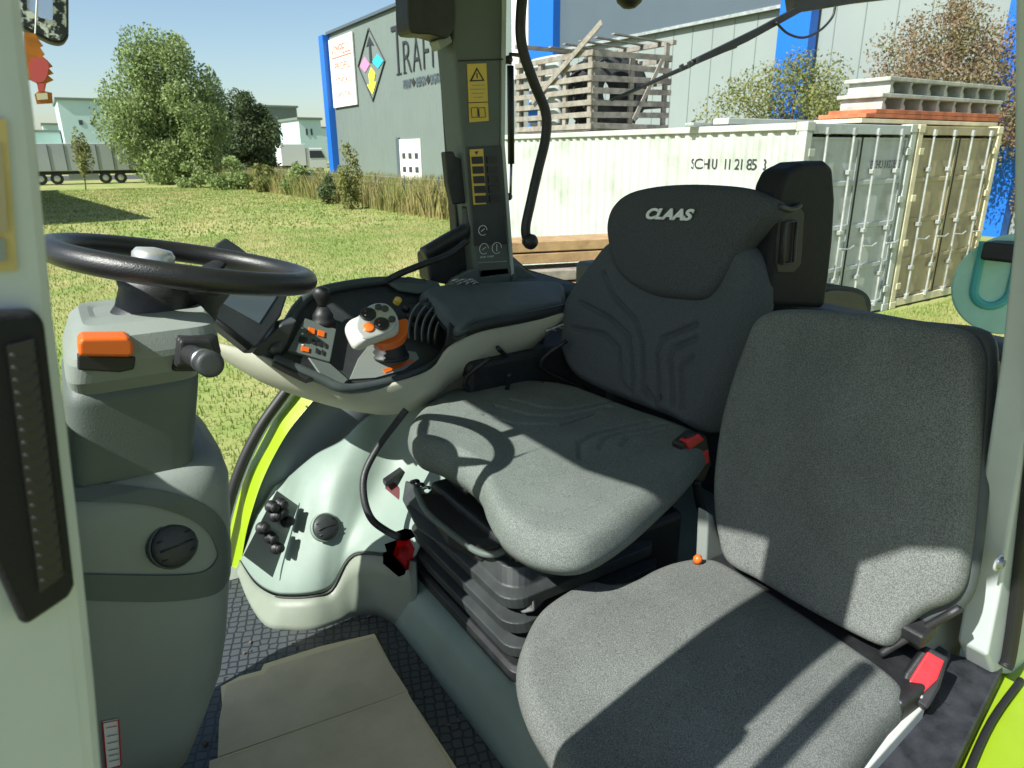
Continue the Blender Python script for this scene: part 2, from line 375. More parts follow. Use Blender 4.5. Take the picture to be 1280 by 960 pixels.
# willow and darker neighbour
c = gpt(222, 70); hw = ztop(232, 42, 70)
tree('willow_tree', 'large rounded pale green willow on the meadow beyond the steering wheel', c, hw, 5.3, 5.0, 'leaf_willow', 56000, .14, lo=.07, nb=100, blob=.28, top=.36, trunk=.45, droop=.8)
c = gpt(312, 78); tree('broadleaf_tree', 'smaller dark green tree right beside the large willow', c, ztop(312, 118, 78), 4.0, 3.4, 'leaf_dark', 18000, .15, lo=.05, nb=40, blob=.36, top=.35)
c = gpt(100, 62); tree('sapling', 'slim young tree standing alone in front of the long trailer', c, ztop(100, 160, 62), .75, .7, 'leaf_olive', 900, .12, lo=.3, nb=14, trunk=.05, blob=.4)
# long trailer
def truckwheel(par, x, y, r=.5):
    b = B(); b.lathe((x, y-.15, GZ+r+.03), (0, 1, 0), [(r*.5, 0), (r, .02), (r, .28), (r*.5, .3)], 18); wv = b.done('wheel', 'tyre_rubber', par)
    b = B(); b.lathe((x, y-.18, GZ+r+.03), (0, 1, 0), [(.05, 0), (r*.5, .03), (r*.5, .08)], 14); b.done('rim', 'silver', wv)
Yt = 74; x0 = P(30, 200, Y=Yt).x; x1 = P(192, 200, Y=Yt).x; zt = P(120, 179, Y=Yt).z
t = thing('semi_trailer', (x0, Yt, GZ), 'long grey tarpaulin semi trailer parked at the far edge of the meadow', 'trailer')
B().box(x0-4, x1-1.2, Yt, Yt+2.5, GZ+1.15, zt).done('tarpaulin_body', 'grey_tarp', t, bevel=.05)
B().box(x0+.1, x1+1.3, Yt+.3, Yt+2.2, GZ+.85, GZ+1.14).done('chassis', 'black_plastic', t)
for i in range(9): B().box(x0+.6+i*1.2, x0+.66+i*1.2, Yt-.03, Yt-.003, GZ+1.2, zt-.1).done('strap', 'facade_dark', t)
B().box(x0+3, x1-4.6, Yt+.1, Yt+.2, GZ+.45, GZ+.9).done('side_guard', 'steel', t)
for xx in (x1-4.1, x1-2.9, x0+.9, x0+2.1, x1+.2): truckwheel(t, xx, Yt+.25)
# white truck
Yk = 92; xa = P(352, 200, Y=Yk).x; xb = P(383, 200, Y=Yk).x; xc = P(409, 200, Y=Yk).x
t = thing('box_truck', (xa, Yk, GZ), 'white box truck seen beyond the weeds at the corner of the warehouse', 'truck')
B().box(xa, xb, Yk, Yk+2.4, GZ+1.0, P(370, 180, Y=Yk).z).done('cargo_box', 'truck_white', t, bevel=.04)
B().prism([V(xb+.1, Yk+.05, GZ+.6), V(xc, Yk+.05, GZ+.6), V(xc, Yk+.05, GZ+1.9), V(xc-.5, Yk+.05, GZ+3.1), V(xb+.1, Yk+.05, GZ+3.1)], (0, 2.2, 0)).done('truck_cab', 'truck_white', t, bevel=.08)
B().prism([V(xb+.5, Yk+.02, GZ+1.9), V(xc-.25, Yk+.02, GZ+1.9), V(xc-.65, Yk+.02, GZ+2.8), V(xb+.5, Yk+.02, GZ+2.8)], (0, .05, 0)).done('side_window', 'window_dark', t)
B().box(xa, xc-.3, Yk+.3, Yk+2, GZ+.6, GZ+.98).done('chassis', 'black_plastic', t)
for xx in (xa+.9, xc-1.0): truckwheel(t, xx, Yk+.2)
# distant buildings
def far_building(label, xl, xr, yt, Y, m, depth, roof=None, wins=(), kind='gable'):
    a = P(xl, 190, Y=Y).x; b_ = P(xr, 190, Y=Y).x; z = P((xl+xr)/2, yt, Y=Y).z
    t = thing('industrial_building', (a, Y, GZ), label, 'building', 'buildings on the horizon')
    B().box(a, b_, Y, Y+depth, GZ, z).done('wall', m, t)
    if kind == 'gable': B().prism([V(a-.3, Y-.4, z+.002), V(b_+.3, Y-.4, z+.002), V(b_+.3, Y+depth/2, z+1.6), V(a-.3, Y+depth/2, z+1.6)], (0, 0, .25)).done('roof', 'facade_grey', t)
    else: B().box(a-.3, b_+.3, Y-.3, Y+depth+.3, z+.003, z+.4).done('roof', 'facade_grey', t)
    for (wx0, wx1, wy0, wy1) in wins:
        q0 = P(wx0, wy0, Y=Y-.06); q1 = P(wx1, wy1, Y=Y-.06); B().box(q0.x, q1.x, Y-.08, Y-.004, q1.z, q0.z).done('window', 'window_dark', t)
    return t
far_building('white gabled industrial hall behind the long grey trailer', 84, 152, 126, 150, 'white_wall', 20, kind='flat', wins=[(98, 104, 150, 156), (112, 118, 150, 156)])
far_building('low pale hall left of the white industrial hall on the horizon', -60, 80, 165, 160, 'white_wall', 20, kind='flat')
far_building('broad beige hall between the willow and the warehouse corner', 300, 376, 134, 155, 'facade_grey', 25, kind='flat', wins=[(357, 364, 160, 168)])
far_building('small white block with two dark windows beside the blue warehouse edge', 377, 404, 150, 125, 'white_wall', 12, kind='flat', wins=[(382, 385, 161, 169), (388, 391, 161, 169)])
far_building('long low hall far behind the willow on the horizon', 60, 420, 158, 230, 'white_wall', 12, kind='flat')
# shed added out of frame on the left, shaped to throw shadow on the meadow
t = thing('shadow_shed', (-15, 46, GZ), 'unseen grey shed added left of the meadow to cast shadow on the grass', 'shed')
B().prism([V(-22, 31, GZ), V(-6.3, 31, GZ), V(-9.5, 62, GZ), V(-22, 62, GZ)], (0, 0, 9.85)).done('wall', 'facade_grey', t); B().prism([V(-22.5, 30.6, 8.61), V(-9, 30.6, 8.61), V(-15.7, 30.6, 10.6)], (0, 32, 0)).done('roof', 'facade_dark', t)
# ------------------------------------------------ warehouse
WX = 24.0
def wy(px, py=60, X=WX): return P(px, py, X=X).y
Ye = wy(412, 60); Ys = wy(676, 60)
wh = thing('warehouse', (WX, Ye, GZ), 'large grey warehouse with blue pilasters, coloured diamond emblem and lettering', 'warehouse')
ZR = 11.35; ZB = 6.2
B().box(WX, WX+40, Ys, Ye-.1, GZ, ZR).done('wall', 'facade_grey', wh, label='mid grey left section of facade')
B().box(WX+.01, WX+40, -30, Ys-.005, GZ, ZB).done('wall', 'facade_light', wh, label='pale grey lower right section of facade')
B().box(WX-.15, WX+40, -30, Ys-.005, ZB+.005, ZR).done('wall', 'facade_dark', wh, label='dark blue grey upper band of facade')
B().box(WX-.22, WX-.152, -30, Ys-.4, ZB-.02, ZB+.10).done('drip_rail', 'galvanised', wh)
B().box(WX-.25, WX+40.2, -30, Ye+.1, ZR+.004, ZR+.22).done('roof_edge', 'facade_dark', wh)
b = B()
for i in range(int((Ys+30)/1.1)): b.box(WX-.006, WX+.008, -30+i*1.1, -30+i*1.1+.03, GZ, ZB-.03)
b.done('panel_seams', 'facade_grey', wh)
b = B()
for i in range(int((Ye-Ys)/1.1)): b.box(WX-.012, WX-.002, Ys+.5+i*1.1, Ys+.5+i*1.1+.03, GZ, ZR-.05)
b.done('panel_seams', 'facade_light', wh)
for pa, pb in ((403, 413), (661, 691), (970, 1009), (1252, 1300)):
    ya, yb = wy(pa, 60, WX-.6), wy(pb, 60, WX-.6)
    if pa == 403: B().box(WX-.6, WX+.3, Ye-.05, Ye+1.1, GZ, ZR-.01).done('pilaster', 'blue_paint', wh)
    else: B().box(WX-.6, WX-.16, min(ya, yb), max(ya, yb), GZ, ZR-.01).done('pilaster', 'blue_paint', wh)
# poster
def wp(px, py, X): return P(px, py, X=X)
def facade_rect(px0, px1, z0, z1, X, th, nm, m, par, lab=None):
    ya, yb = wy(px0, 90, X), wy(px1, 90, X); return B().box(X, X+th, min(ya, yb), max(ya, yb), z0, z1).done(nm, m, par, label=lab)
zpt = wp(427, 44, WX-.2).z; zpb = wp(430, 133, WX-.2).z
po = facade_rect(413.5, 443, zpb, zpt, WX-.2, .12, 'poster', 'poster_white', wh)
ya, yb = wy(416, 90, WX-.21), wy(441, 90, WX-.21)
b = B(); H = zpt-zpb
b.box(WX-.215, WX-.203, yb, ya, zpt-H*.29, zpt-H*.27)
b.done('poster_print', 'poster_red', po)
for i, (s, f, hh) in enumerate((('VIMPELL', .25, .15), ('PROFIL', .46, .10), ('STICKS', .66, .085), ('DIGITAL', .85, .07))):
    tx = text('poster_lettering', s, V(WX-.21, ya-(0 if i == 0 else .6), zpt-H*f), (0, -1, 0), (0, 0, 1), H*hh, 'poster_red', po, ext=.01, sx=1)
    xs = [v.co.y for v in tx.data.vertices]; wdt = max(xs)-min(xs); k = (ya-yb-(.3 if i == 0 else 1.2))/wdt; y_0 = max(xs)
    for v in tx.data.vertices: v.co.y = y_0+(v.co.y-y_0)*k
facade_rect(640, 660, zpb, zpt, WX-.2, .12, 'poster', 'poster_white', wh, 'poster strip behind far cab pillar')
# diamond emblem
def wpx(pts, X): return [wp(a, b, X) for a, b in pts]
def crop(x, y): return (400+x/7.111, 30+y/7.111)
dia = [crop(432, 40), crop(575, 330), crop(470, 685), crop(340, 380)]
em = B().tube(wpx(dia, WX-.06), .07, 6, closed=True).done('emblem', 'black_print', wh)
def cpoly(pts, nm, m, X=WX-.05, par=None): return B().prism(wpx([crop(*p) for p in pts], X), (.03, 0, 0)).done(nm, m, par)
cpoly([(435, 110), (478, 190), (450, 185), (462, 345), (440, 345), (432, 185), (410, 205)], 'arrow', 'black_print', par=em)
cpoly([(452, 385), (490, 440), (478, 515), (500, 512), (466, 625), (415, 540), (440, 535), (430, 450)], 'arrow', 'yellow_print', par=em)
cpoly([(395, 290), (440, 360), (400, 430), (352, 375)], 'lozenge', 'pink_print', par=em)
cpoly([(508, 265), (560, 330), (515, 395), (462, 335)], 'lozenge', 'cyan_print', par=em)
# lettering TRAFFIX small caps
def ftext(s, pxa, pya, hh, sx=.8, m='black_print', nm='facade_lettering', X=WX-.05):
    p = wp(pxa, pya, X); return text(nm, s, p, (0, -1, 0), (0, 0, 1), hh, m, wh, ext=.03, sx=sx, off=.0)
zT = wp(500, 93, WX-.05).z
for ch, pa, pb, pt_ in (('T', 491, 505, 54), ('R', 504.5, 514.5, 66), ('A', 516, 526.5, 63), ('F', 529.5, 536.5, 60), ('F', 540.5, 547.5, 59), ('I', 551, 554, 58), ('X', 556, 568, 57)):
    ya, yb = wy(pa, 80, WX-.05), wy(pb, 80, WX-.05); hh = (3.35 if ch == 'T' else 2.15)
    o = text('facade_letter', ch, V(WX-.05, ya, zT), (0, -1, 0), (0, 0, 1), hh, 'black_print', wh, ext=.03, off=-.012)
    xs = [v.co.y for v in o.data.vertices]; zs = [v.co.z for v in o.data.vertices]; w0 = max(xs)-min(xs); y0 = max(xs)
    for v in o.data.vertices:
        v.co.y = ya+(v.co.y-y0)*(ya-yb)/w0; v.co.z = zT+(v.co.z-min(zs))*hh/(max(zs)-min(zs))
    if ch in 'TRI':                                     # serifs
        b = B(); b.box(WX-.055, WX-.03, (ya+yb)/2-.45, (ya+yb)/2+.45, zT-.02, zT+.10) if ch in 'TI' else b.box(WX-.055, WX-.03, ya-.42, ya+.15, zT-.02, zT+.07)
        b.done('facade_letter', 'black_print', wh)
z2 = wp(505, 111, WX-.05).z
for s, pa, pb in (('PRINT', 504, 514), ('DESIGN', 520, 532), ('DIGITAL', 538, 553)):
    ya, yb = wy(pa, 100, WX-.05), wy(pb, 100, WX-.05); o = text('facade_letter', s, V(WX-.05, ya, z2), (0, -1, 0), (0, 0, 1), .62, 'facade_dark', wh, ext=.03)
    xs = [v.co.y for v in o.data.vertices]; w0 = max(xs)-min(xs); y0 = max(xs)
    for v in o.data.vertices: v.co.y = ya+(v.co.y-y0)*(ya-yb)/w0
for px in (516.5, 535): ya = wy(px, 100, WX-.05); B().obox((WX-.04, ya, z2+.32), (.015, 0, 0), (0, .16, .16), (0, .16, -.16)).done('facade_bullet', 'black_print', wh)
# door
dz = wp(510, 174, WX-.1).z; ya, yb = wy(500, 200, WX-.1), wy(526, 200, WX-.1)
dr = B().box(WX-.1, WX-.013, yb, ya, GZ, dz).done('door', 'poster_white', wh)
B().box(WX-.14, WX-.014, ya+.005, wy(496.5, 200, WX-.1), GZ, dz+.15).done('door_frame', 'facade_dark', wh)
for i in range(3):
    for j in range(3):
        y_ = ya-(ya-yb)*(.10+.30*i+.03); zz = dz-1.0-j*1.0
        B().box(WX-.12, WX-.103, y_-(ya-yb)*.16, y_, zz-.42, zz).done('pane', 'window_dark', dr)
# ------------------------------------------------ fence & shrubs
t = thing('wire_fence', (14.2, 60, GZ), 'thin wire fence with slim dark posts in the weeds before the warehouse', 'fence')
for i in range(14):
    y = 23+i*3.4; B().tube([V(13.6+.02*i, y, GZ), V(13.6+.02*i, y, GZ+1.55)], .03, 6).done('post', 'facade_dark', t)
for k in range(5): B().tube([V(13.6, 23, GZ+.3+k*.28), V(13.86, 67, GZ+.3+k*.28)], .007, 4).done('wire', 'galvanised', t)
for (px, py, Y, rx, mm, lab, n) in ((432, 178, 32, .75, 'leaf_olive', 'tall reddish green shrub in the weeds nearest the warehouse door', 1900),
        (372, 203, 45, 1.1, 'leaf_willow', 'rounded light green shrub in the weeds below the white truck', 1500),
        (288, 196, 55, 1.6, 'leaf_willow', 'pale green bush in the weeds at the foot of the willow', 2500),
        (236, 202, 60, 1.4, 'leaf_willow', 'small bush at the left end of the dry weeds', 1800),
        (405, 214, 36, .8, 'leaf_dark', 'low dark shrub left of the tall reddish green one', 1200),
        (327, 205, 50, 1.2, 'leaf_olive', 'olive bush in the weeds under the smaller dark tree', 1800)):
    c = gpt(px, Y); tree('shrub', lab, c, ztop(px, py, Y), rx, rx, mm, n, .075 if Y < 40 else .11, lo=.05, nb=16, trunk=.03, blob=.42, top=.5, group='shrubs in the dry weeds', cat='shrub', dens_shell=.2)
# ------------------------------------------------ containers
CX0, CY0, CZ = 8.5, 5.95, 1.60; CW = 2.70; CL = 8.6
def container(x0, x1, label, msides, mend, mframe, side_text=None, end_text=None):
    t = thing('shipping_container', ((x0+x1)/2, CY0, GZ), label, 'container', 'two containers standing side by side')
    y1 = CY0+CL; f = B(); pw = .13
    for xx in (x0, x1-pw):
        f.box(xx, xx+pw, CY0, CY0+pw, GZ+.12, CZ-.12); f.box(xx, xx+pw, y1-pw, y1, GZ+.12, CZ-.12)
    for xx in (x0+.01, x1-pw+.01): f.box(xx, xx+pw-.02, CY0+pw+.05, y1-pw-.05, CZ-.10, CZ-.01); f.box(xx, xx+pw-.02, CY0+pw+.05, y1-pw-.05, GZ+.06, GZ+.2)
    f.box(x0+pw+.04, x1-pw-.04, CY0+.01, CY0+.12, GZ+.03, GZ+.16)
    f.done('frame', mframe, t, bevel=.01)
    B().box(x0+pw+.03, x1-pw-.03, CY0+.008, CY0+.10, CZ-.15, CZ-.02).done('door_header', mend, t, bevel=.008)
    for xx in (x0-.005, x1-.17):
        for yy in (CY0-.005, y1-.17):
            for zz in (GZ+.0, CZ-.12): B().box(xx, xx+.175, yy, yy+.175, zz, zz+.12).done('corner_casting', mframe, t, bevel=.012)
    # corrugated sides
    prof = []; y = CY0+pw; k = 0
    while y < y1-pw:
        for dy, dx in ((0, 0), (.07, 0), (.11, .036), (.185, .036)): prof.append((y+dy, dx))
        y += .22
    for side, sg in ((x0+.05, 1), (x1-.05, -1)):
        b = B(); b.grid([[V(side+sg*dx, y, z) for y, dx in prof] for z in (GZ+.15, CZ-.07)]); b.done('side_panel', msides, t, solid=.006)
    # roof
    b = B(); prof2 = []; y = CY0+.15
    while y < y1-.15: prof2 += [(y, 0), (y+.10, 0), (y+.13, .02), (y+.2, .02)]; y += .23
    b.grid([[V(x, y, CZ-.05+dz) for y, dz in prof2] for x in (x0+.1, x1-.1)]); b.done('roof_panel', msides, t, solid=.006)
    B().box(x0+.1, x1-.1, y1-.1, y1-.05, GZ+.15, CZ-.1).done('end_wall', msides, t)
    xm = (x0+x1)/2; zt_, zb = CZ-.19, GZ+.17
    for a, b_ in ((x0+pw+.02, xm-.012), (xm+.012, x1-pw-.02)):
        d = B(); d.box(a, b_, CY0+.055, CY0+.085, zb, zt_).done('door', mend, t); d = t.children[-1]
        r = B(); n = 3
        for i in range(5):                                    # horizontal pressed ribs
            zz = zb+(zt_-zb)*(i)/4; r.box(a+.03, b_-.03, CY0+.035, CY0+.054, max(zb, zz-.035), min(zt_, zz+.035))
        for xx in (a, b_-.05): r.box(xx, xx+.05, CY0+.035, CY0+.054, zb, zt_)
        r.done('door_rib', mend, d, bevel=.01)
        B().box(b_-.006 if a < xm-.5 else a-.006, (b_ if a < xm-.5 else a)+.006, CY0+.03, CY0+.05, zb, zt_).done('door_seal', 'rubber_seal', d)
        for fx in (.26, .78):
            xx = a+(b_-a)*fx
            rod = B().tube([V(xx, CY0+.0, zb-.06), V(xx, CY0+.0, zt_+.08)], .017, 8).done('lock_rod', 'galvanised', d)
            k = B()
            for zz in (zb-.05, zt_+.03): k.box(xx-.035, xx+.035, CY0-.025, CY0+.034, zz, zz+.09)
            for zz in (zb+.45, zb+1.15, zt_-.5): k.box(xx-.045, xx+.045, CY0-.022, CY0+.034, zz, zz+.06)
            k.done('rod_bracket', 'galvanised', d, bevel=.006)
            B().tube([V(xx, CY0-.03, zb+.95), V(xx+.22, CY0-.035, zb+.93), V(xx+.34, CY0-.03, zb+.97)], .012, 6).done('lock_handle', 'galvanised', d)
        hx = a if a < xm-.5 else b_
        for i in range(4): zz = zb+.2+(zt_-zb-.4)*i/3; B().box(hx-.06, hx+.06, CY0-.012, CY0+.034, zz-.05, zz+.05).done('hinge', mframe, d, bevel=.006)
    if end_text: text('door_lettering', end_text, V(xm+.28, CY0+.03, CZ-.62), (1, 0, 0), (0, 0, 1), .115, 'black_print', t, ext=.004, sx=.72)
    if side_text:
        o = text('side_lettering', side_text, V(x0, CY0+2.05, CZ-.62), (0, -1, 0), (0, 0, 1), .15, 'black_print', t, ext=0, sx=1.02, off=.006)
        bm = bmesh.new(); bm.from_mesh(o.data); bmesh.ops.remove_doubles(bm, verts=bm.verts, dist=1e-5); bmesh.ops.triangulate(bm, faces=bm.faces[:])
        for py_, dx in prof:
            if CY0+.3 < py_ < CY0+2.3: bmesh.ops.bisect_plane(bm, geom=bm.verts[:]+bm.edges[:]+bm.faces[:], plane_co=(0, py_, 0), plane_no=(0, 1, 0))
        bmesh.ops.triangulate(bm, faces=bm.faces[:])
        pyy = [q[0] for q in prof]; pxx = [q[1] for q in prof]
        for v in bm.verts: v.co.x = x0+.05-.012+float(np.interp(v.co.y, pyy, pxx))
        bm.to_mesh(o.data); bm.free()
    return t
container(CX0, CX0+CW, 'white corrugated shipping container with grey doors and black serial lettering', 'container_white', 'container_grey', 'container_white', 'SCHU 112185 3', 'BCHU 112185 3')
container(CX0+CW+.06, CX0+2*CW+.04, 'tan weathered shipping container with rusty doors right of the white one', 'container_tan', 'container_tan', 'container_cream')
# crate of slats on the roof
p = P(738, 152, X=CX0+.15); cx, cy = CX0+.15, p.y; xr = P(838, 110, Y=cy).x; yl = P(644, 100, X=cx).y; ch = P(742, 64, X=cx).z-CZ
t = thing('slatted_crate', (cx, cy, CZ), 'large weathered grey crate of horizontal slats on the white container roof', 'crate')
zr = CZ+.02
for i in range(7):
    z = zr+.02+i*(ch-.10)/6; j = random.uniform(-.015, .015)
    B().box(cx-.02+j, cx+.01+j, cy-.02, yl, z, z+.095).done('slat', 'old_wood', t, bevel=.004)
    B().obox(((cx+xr)/2, cy-.01+j, z+.05), ((xr-cx)/2, 0, random.uniform(-.015, .015)), (0, .015, 0), (0, 0, .05)).done('slat', 'old_wood', t, bevel=.004)
    if i % 2 == 0:
        B().box(xr-.02, xr+.01, cy, yl, z, z+.095).done('slat', 'old_wood', t); B().box(cx, xr, yl-.01, yl+.02, z, z+.095).done('slat', 'old_wood', t)
for q in (.03, .33, .66, .97): B().box(cx+.012, cx+.07, cy+(yl-cy)*q-.05, cy+(yl-cy)*q+.05, zr, zr+ch).done('upright', 'old_wood', t)
for q in (.06, .5, .94): B().box(cx+(xr-cx)*q-.05, cx+(xr-cx)*q+.05, cy+.008, cy+.06, zr, zr+ch+(.25 if q > .6 else 0)).done('upright', 'old_wood', t)
for q in (.06, .94): B().box(cx+(xr-cx)*q-.05, cx+(xr-cx)*q+.05, yl-.07, yl-.015, zr, zr+ch+.35).done('upright', 'old_wood', t)
B().box(cx, xr+.1, yl-.05, yl+.02, zr+ch+.3, zr+ch+.38).done('top_rail', 'old_wood', t); B().box(xr-.05, xr+.04, cy-.05, yl, zr+ch+.22, zr+ch+.3).done('top_rail', 'old_wood', t)
for i in range(5): yy = yl-.2-i*.5; B().obox(((cx+xr)/2+.4, yy, zr+ch+.33), ((xr-cx)*.33, 0, -.03), (0, .05, 0), (0, 0, .012)).done('top_board', 'old_wood', t)
B().box(cx+.02, xr, cy+.1, yl-.1, zr-.01, zr+.06).done('crate_base', 'old_wood', t)
pa = P(665, 128, X=cx-.06); pb = P(752, 28, X=cx-.06); dd = (pb-pa); 
B().obox((pa+pb)/2, dd*.5, V(.012, 0, 0), V(0, -dd.z, dd.y).normalized()*.05).done('leaning_plank', 'old_wood', None)
tag(bpy.context.scene.objects['leaning_plank'], 'long grey plank leaning diagonally against the slatted crate', 'plank')
pa = P(792, 150, Y=cy-.06); pb = P(828, 75, Y=cy-.06); dd = pb-pa
tag(B().obox((pa+pb)/2, dd*.5, V(0, .012, 0), V(-dd.z, 0, dd.x).normalized()*.04).done('leaning_plank', 'old_wood', None), 'short grey plank leaning on the right side of the slatted crate', 'plank')
for i, (fx, fy, lab) in enumerate(((.45, .18, 'black ribbed tyre standing inside the crate nearest its front corner'), (.45, .38, 'second ribbed tyre inside the crate behind the front one'))):
    o = V(cx+(xr-cx)*fx, cy+(yl-cy)*fy, zr+.70); tr_ = thing('ribbed_tyre', o-V(0, 0, .65), lab, 'tyre', 'tyres in the slatted crate')
    B().lathe(o-V(.0, .22, 0), (.25, 1, 0), [(.36, .0), (.55, .02), (.66, .08), (.66, .32), (.55, .4), (.36, .42)], 30, cap=False).done('tyre_body', 'tyre_rubber', tr_, True)
    b = B()
    for k in range(24):
        a = k*math.tau/24; r = V(math.cos(a), 0, math.sin(a)); u = V(-math.sin(a), 0, math.cos(a)); b.obox(o+r*.67-V(0, .02, 0)+V(.03, 0, 0), r*.03, V(.05, .2, 0)+u*.08, u*.03)
    b.done('tread', 'tyre_rubber', tr_)
b = B(); b.box(cx+.12, cx+.5, cy+1.2, yl-.25, zr+.1, zr+ch+.1); tag(b.done('folded_tarpaulin', 'container_grey', None, bevel=.12, sub=1), 'grey folded tarpaulin stuffed into the back of the slatted crate', 'tarpaulin')
b = B(); b.box(cx+.09, cx+.115, yl-.75, yl-.35, zr+.2, zr+.5); tag(b.done('blue_sheet', 'blue_paint', None), 'blue plastic sheet showing between the crate slats', 'sheet')
# planks, red boards and plastic gratings on the roofs
ya_ = CY0+.55
pa = P(898, 146, Y=ya_+1.2).x; pb = P(1066, 146, Y=ya_+1.2).x
tag(B().box(pa, pb, ya_+1.0, ya_+1.3, CZ+.02, CZ+.11).done('white_beam', 'container_white', None, bevel=.01), 'long white beam lying on the white container roof', 'beam')
tag(B().box(pa-.4, pb+.5, ya_+1.32, ya_+1.5, CZ+.0, CZ+.05).done('steel_rail', 'galvanised', None, bevel=.01), 'thin grey rail lying behind the white beam on the container roof', 'rail')
def rx(px, Y): return P(px, 130, Y=Y).x
g0, g1 = rx(1072, ya_), rx(1248, ya_)
for i, (dz_, m_, l, dx) in enumerate(((.0, 'container_cream', 'pale yellow board at the bottom of the boards on the tan container', 0), (.075, 'red_board', 'lower rust red board under the plastic gratings', .1), (.14, 'red_board', 'upper rust red board directly under the plastic gratings', .35))):
    tag(B().box(g0+dx, g1-.1+dx*.3, ya_-.1, ya_+.7, CZ+.03+dz_, CZ+.09+dz_).done('board', m_, None, bevel=.006), l, 'board', 'boards on the container roofs')
def grating(z, x0, x1, lab):
    t = thing('plastic_grating', ((x0+x1)/2, ya_, z), lab, 'grating', 'gratings on the container roofs')
    b = B(); b.box(x0, x1, ya_-.02, ya_+.75, z+.17, z+.23); b.done('deck', 'grey_grid', t, bevel=.01)
    for i in range(8): xx = x0+.06+(x1-x0-.16)*i/7; B().prism([V(xx, ya_, z), V(xx+.12, ya_, z), V(xx+.12, ya_, z+.04), V(xx+.06, ya_, z+.1), V(xx+.10, ya_, z+.168), V(xx+.02, ya_, z+.168), V(xx, ya_, z+.08)], (0, .7, 0)).done('foot', 'grey_grid', t)
q0, q1 = rx(1100, ya_), rx(1258, ya_)
grating(CZ+.24, q0, q1-.2, 'lower grey plastic grating resting on the rust red boards'); grating(CZ+.48, q0+.15, q1, 'upper grey plastic grating on top of the other one')
# timber stack on the ground in front of white container
Yw = 8.2; zt = P(700, 306, Y=Yw).z
t0 = None
for i, (dy, zoff, m_, lab) in enumerate(((0, 0, 'timber', 'top front orange timber beam of the stack by the white container'), (.0, -.17, 'timber', 'second timber beam from the top of the stack'), (-.18, -.40, 'old_wood', 'grey brown beam in the middle of the timber stack'), (-.25, -.60, 'timber', 'lower wide timber beam of the stack'), (-.1, -.80, 'timber', 'lowest visible timber beam of the stack'))):
    c = V(6.9, Yw+dy, zt+zoff); d = V(1.5, -.45, 0); n_ = V(.45, 1.5, 0).normalized()
    tag(B().obox(c, d, n_*.32, V(0, 0, .072 if i != 3 else .09)).done('timber_beam', m_, None, bevel=.01), lab, 'beam', 'timber beams stacked by the white container')
for i in range(2):
    c = V(6.2+1.3*i, Yw-.1-.3*i, 0); zb_ = zt-.9; tag(B().obox((c.x, c.y, (GZ+zb_)/2), (.15, 0, 0), (0, .35, 0), (0, 0, (zb_-GZ)/2)).done('wood_block', 'old_wood', None), ('left', 'right')[i]+' wooden block carrying the timber stack', 'block')
# trees behind the containers
def loose_tree(px, pytop, Y, label, m, n, rxm, lo, size, nb):
    c = gpt(px, Y); return tree('garden_tree', label, c, ztop(px, pytop, Y), rxm, rxm, m, n, size, lo=lo, nb=nb, trunk=.09, blob=.26, top=.6, group='trees between containers and warehouse', dens_shell=.1)
loose_tree(985, 62, 16.0, 'sparse olive green tree rising behind the white container', 'leaf_olive', 13000, 3.5, .42, .055, 60)
loose_tree(1165, -18, 11.2, 'dense reddish brown tree behind the plastic gratings', 'leaf_russet', 24000, 2.6, .40, .046, 90)
loose_tree(1292, 0, 8.6, 'reddish green tree at the right edge beside the tan container', 'leaf_russet', 8000, .85, .1, .042, 40)
# ================================================================ TRACTOR CAB
cab = thing('tractor_cab', (.6, 1.3, 0), 'inside of a lime green tractor cab with grey pillars, floor and door frames', 'tractor')
YL, YR = .46, 2.16
# floor and pedestal
B().box(-.55, .66, .42, YR, -.10, -.004).done('floor_panel', 'trim_grey', cab)
B().box(-.42, .602, .47, 2.0, -.002, .008).done('floor_mat', 'rubber_mat', cab)
ped = B(); prof = [(.600, -.002), (.608, .045), (.622, .100), (.640, .132), (.668, .145), (1.75, .150)]
ped.grid([[V(x, y, z) for x, z in prof] for y in (.47, .7, 1.0, 1.3, 1.6, 1.72)])
ped.done('seat_platform', 'trim_pale', cab, True, solid=.01)
B().box(.67, 1.74, .45, YR, -.09, .12).done('platform_body', 'trim_grey', cab)
# roof, pillars, glass (roof is above the picture, it throws the shade on the backrests)
RZ = 1.86
ro = B(); ro.prism([V(x, y, RZ) for x, y in ((1.62, .2), (-.05, .2), (-.11, .25), (-.157, .328), (-.242, .392), (-.29, .60), (-.395, .95), (-.395, 2.3), (1.62, 2.3))], (0, 0, .2)); rfo = ro.done('roof', 'pillar_paint', cab, bevel=.012)
# right wall below window
def win(name, pts, lab=None): return B().grid([[pts[0], pts[1]], [pts[2], pts[3]]]).done(name, 'window_glass', cab, label=lab)
win('side_window', [V(-.40, YR+.02, .0), V(1.80, YR+.02, .0), V(-.40, YR+.02, RZ), V(1.80, YR+.02, RZ)])
B().grid([[V(-.401, .58, .35), V(-.401, YR+.02, .35)], [V(-.401, .95, RZ), V(-.401, YR+.02, RZ)]]).done('windscreen', 'window_glass', cab)
B().grid([[V(1.80, .46, .85), V(1.80, YR+.02, .85)], [V(1.80, .46, RZ), V(1.80, YR+.02, RZ)]]).done('rear_window', 'window_glass', cab)
B().box(1.70, 1.80, .55, YR, .1, .84).done('rear_wall', 'trim_dark', cab, bevel=.02)
B().box(.95, 1.7, YR-.02, YR+.05, .0, .70).done('side_wall', 'trim_dark', cab, bevel=.01)
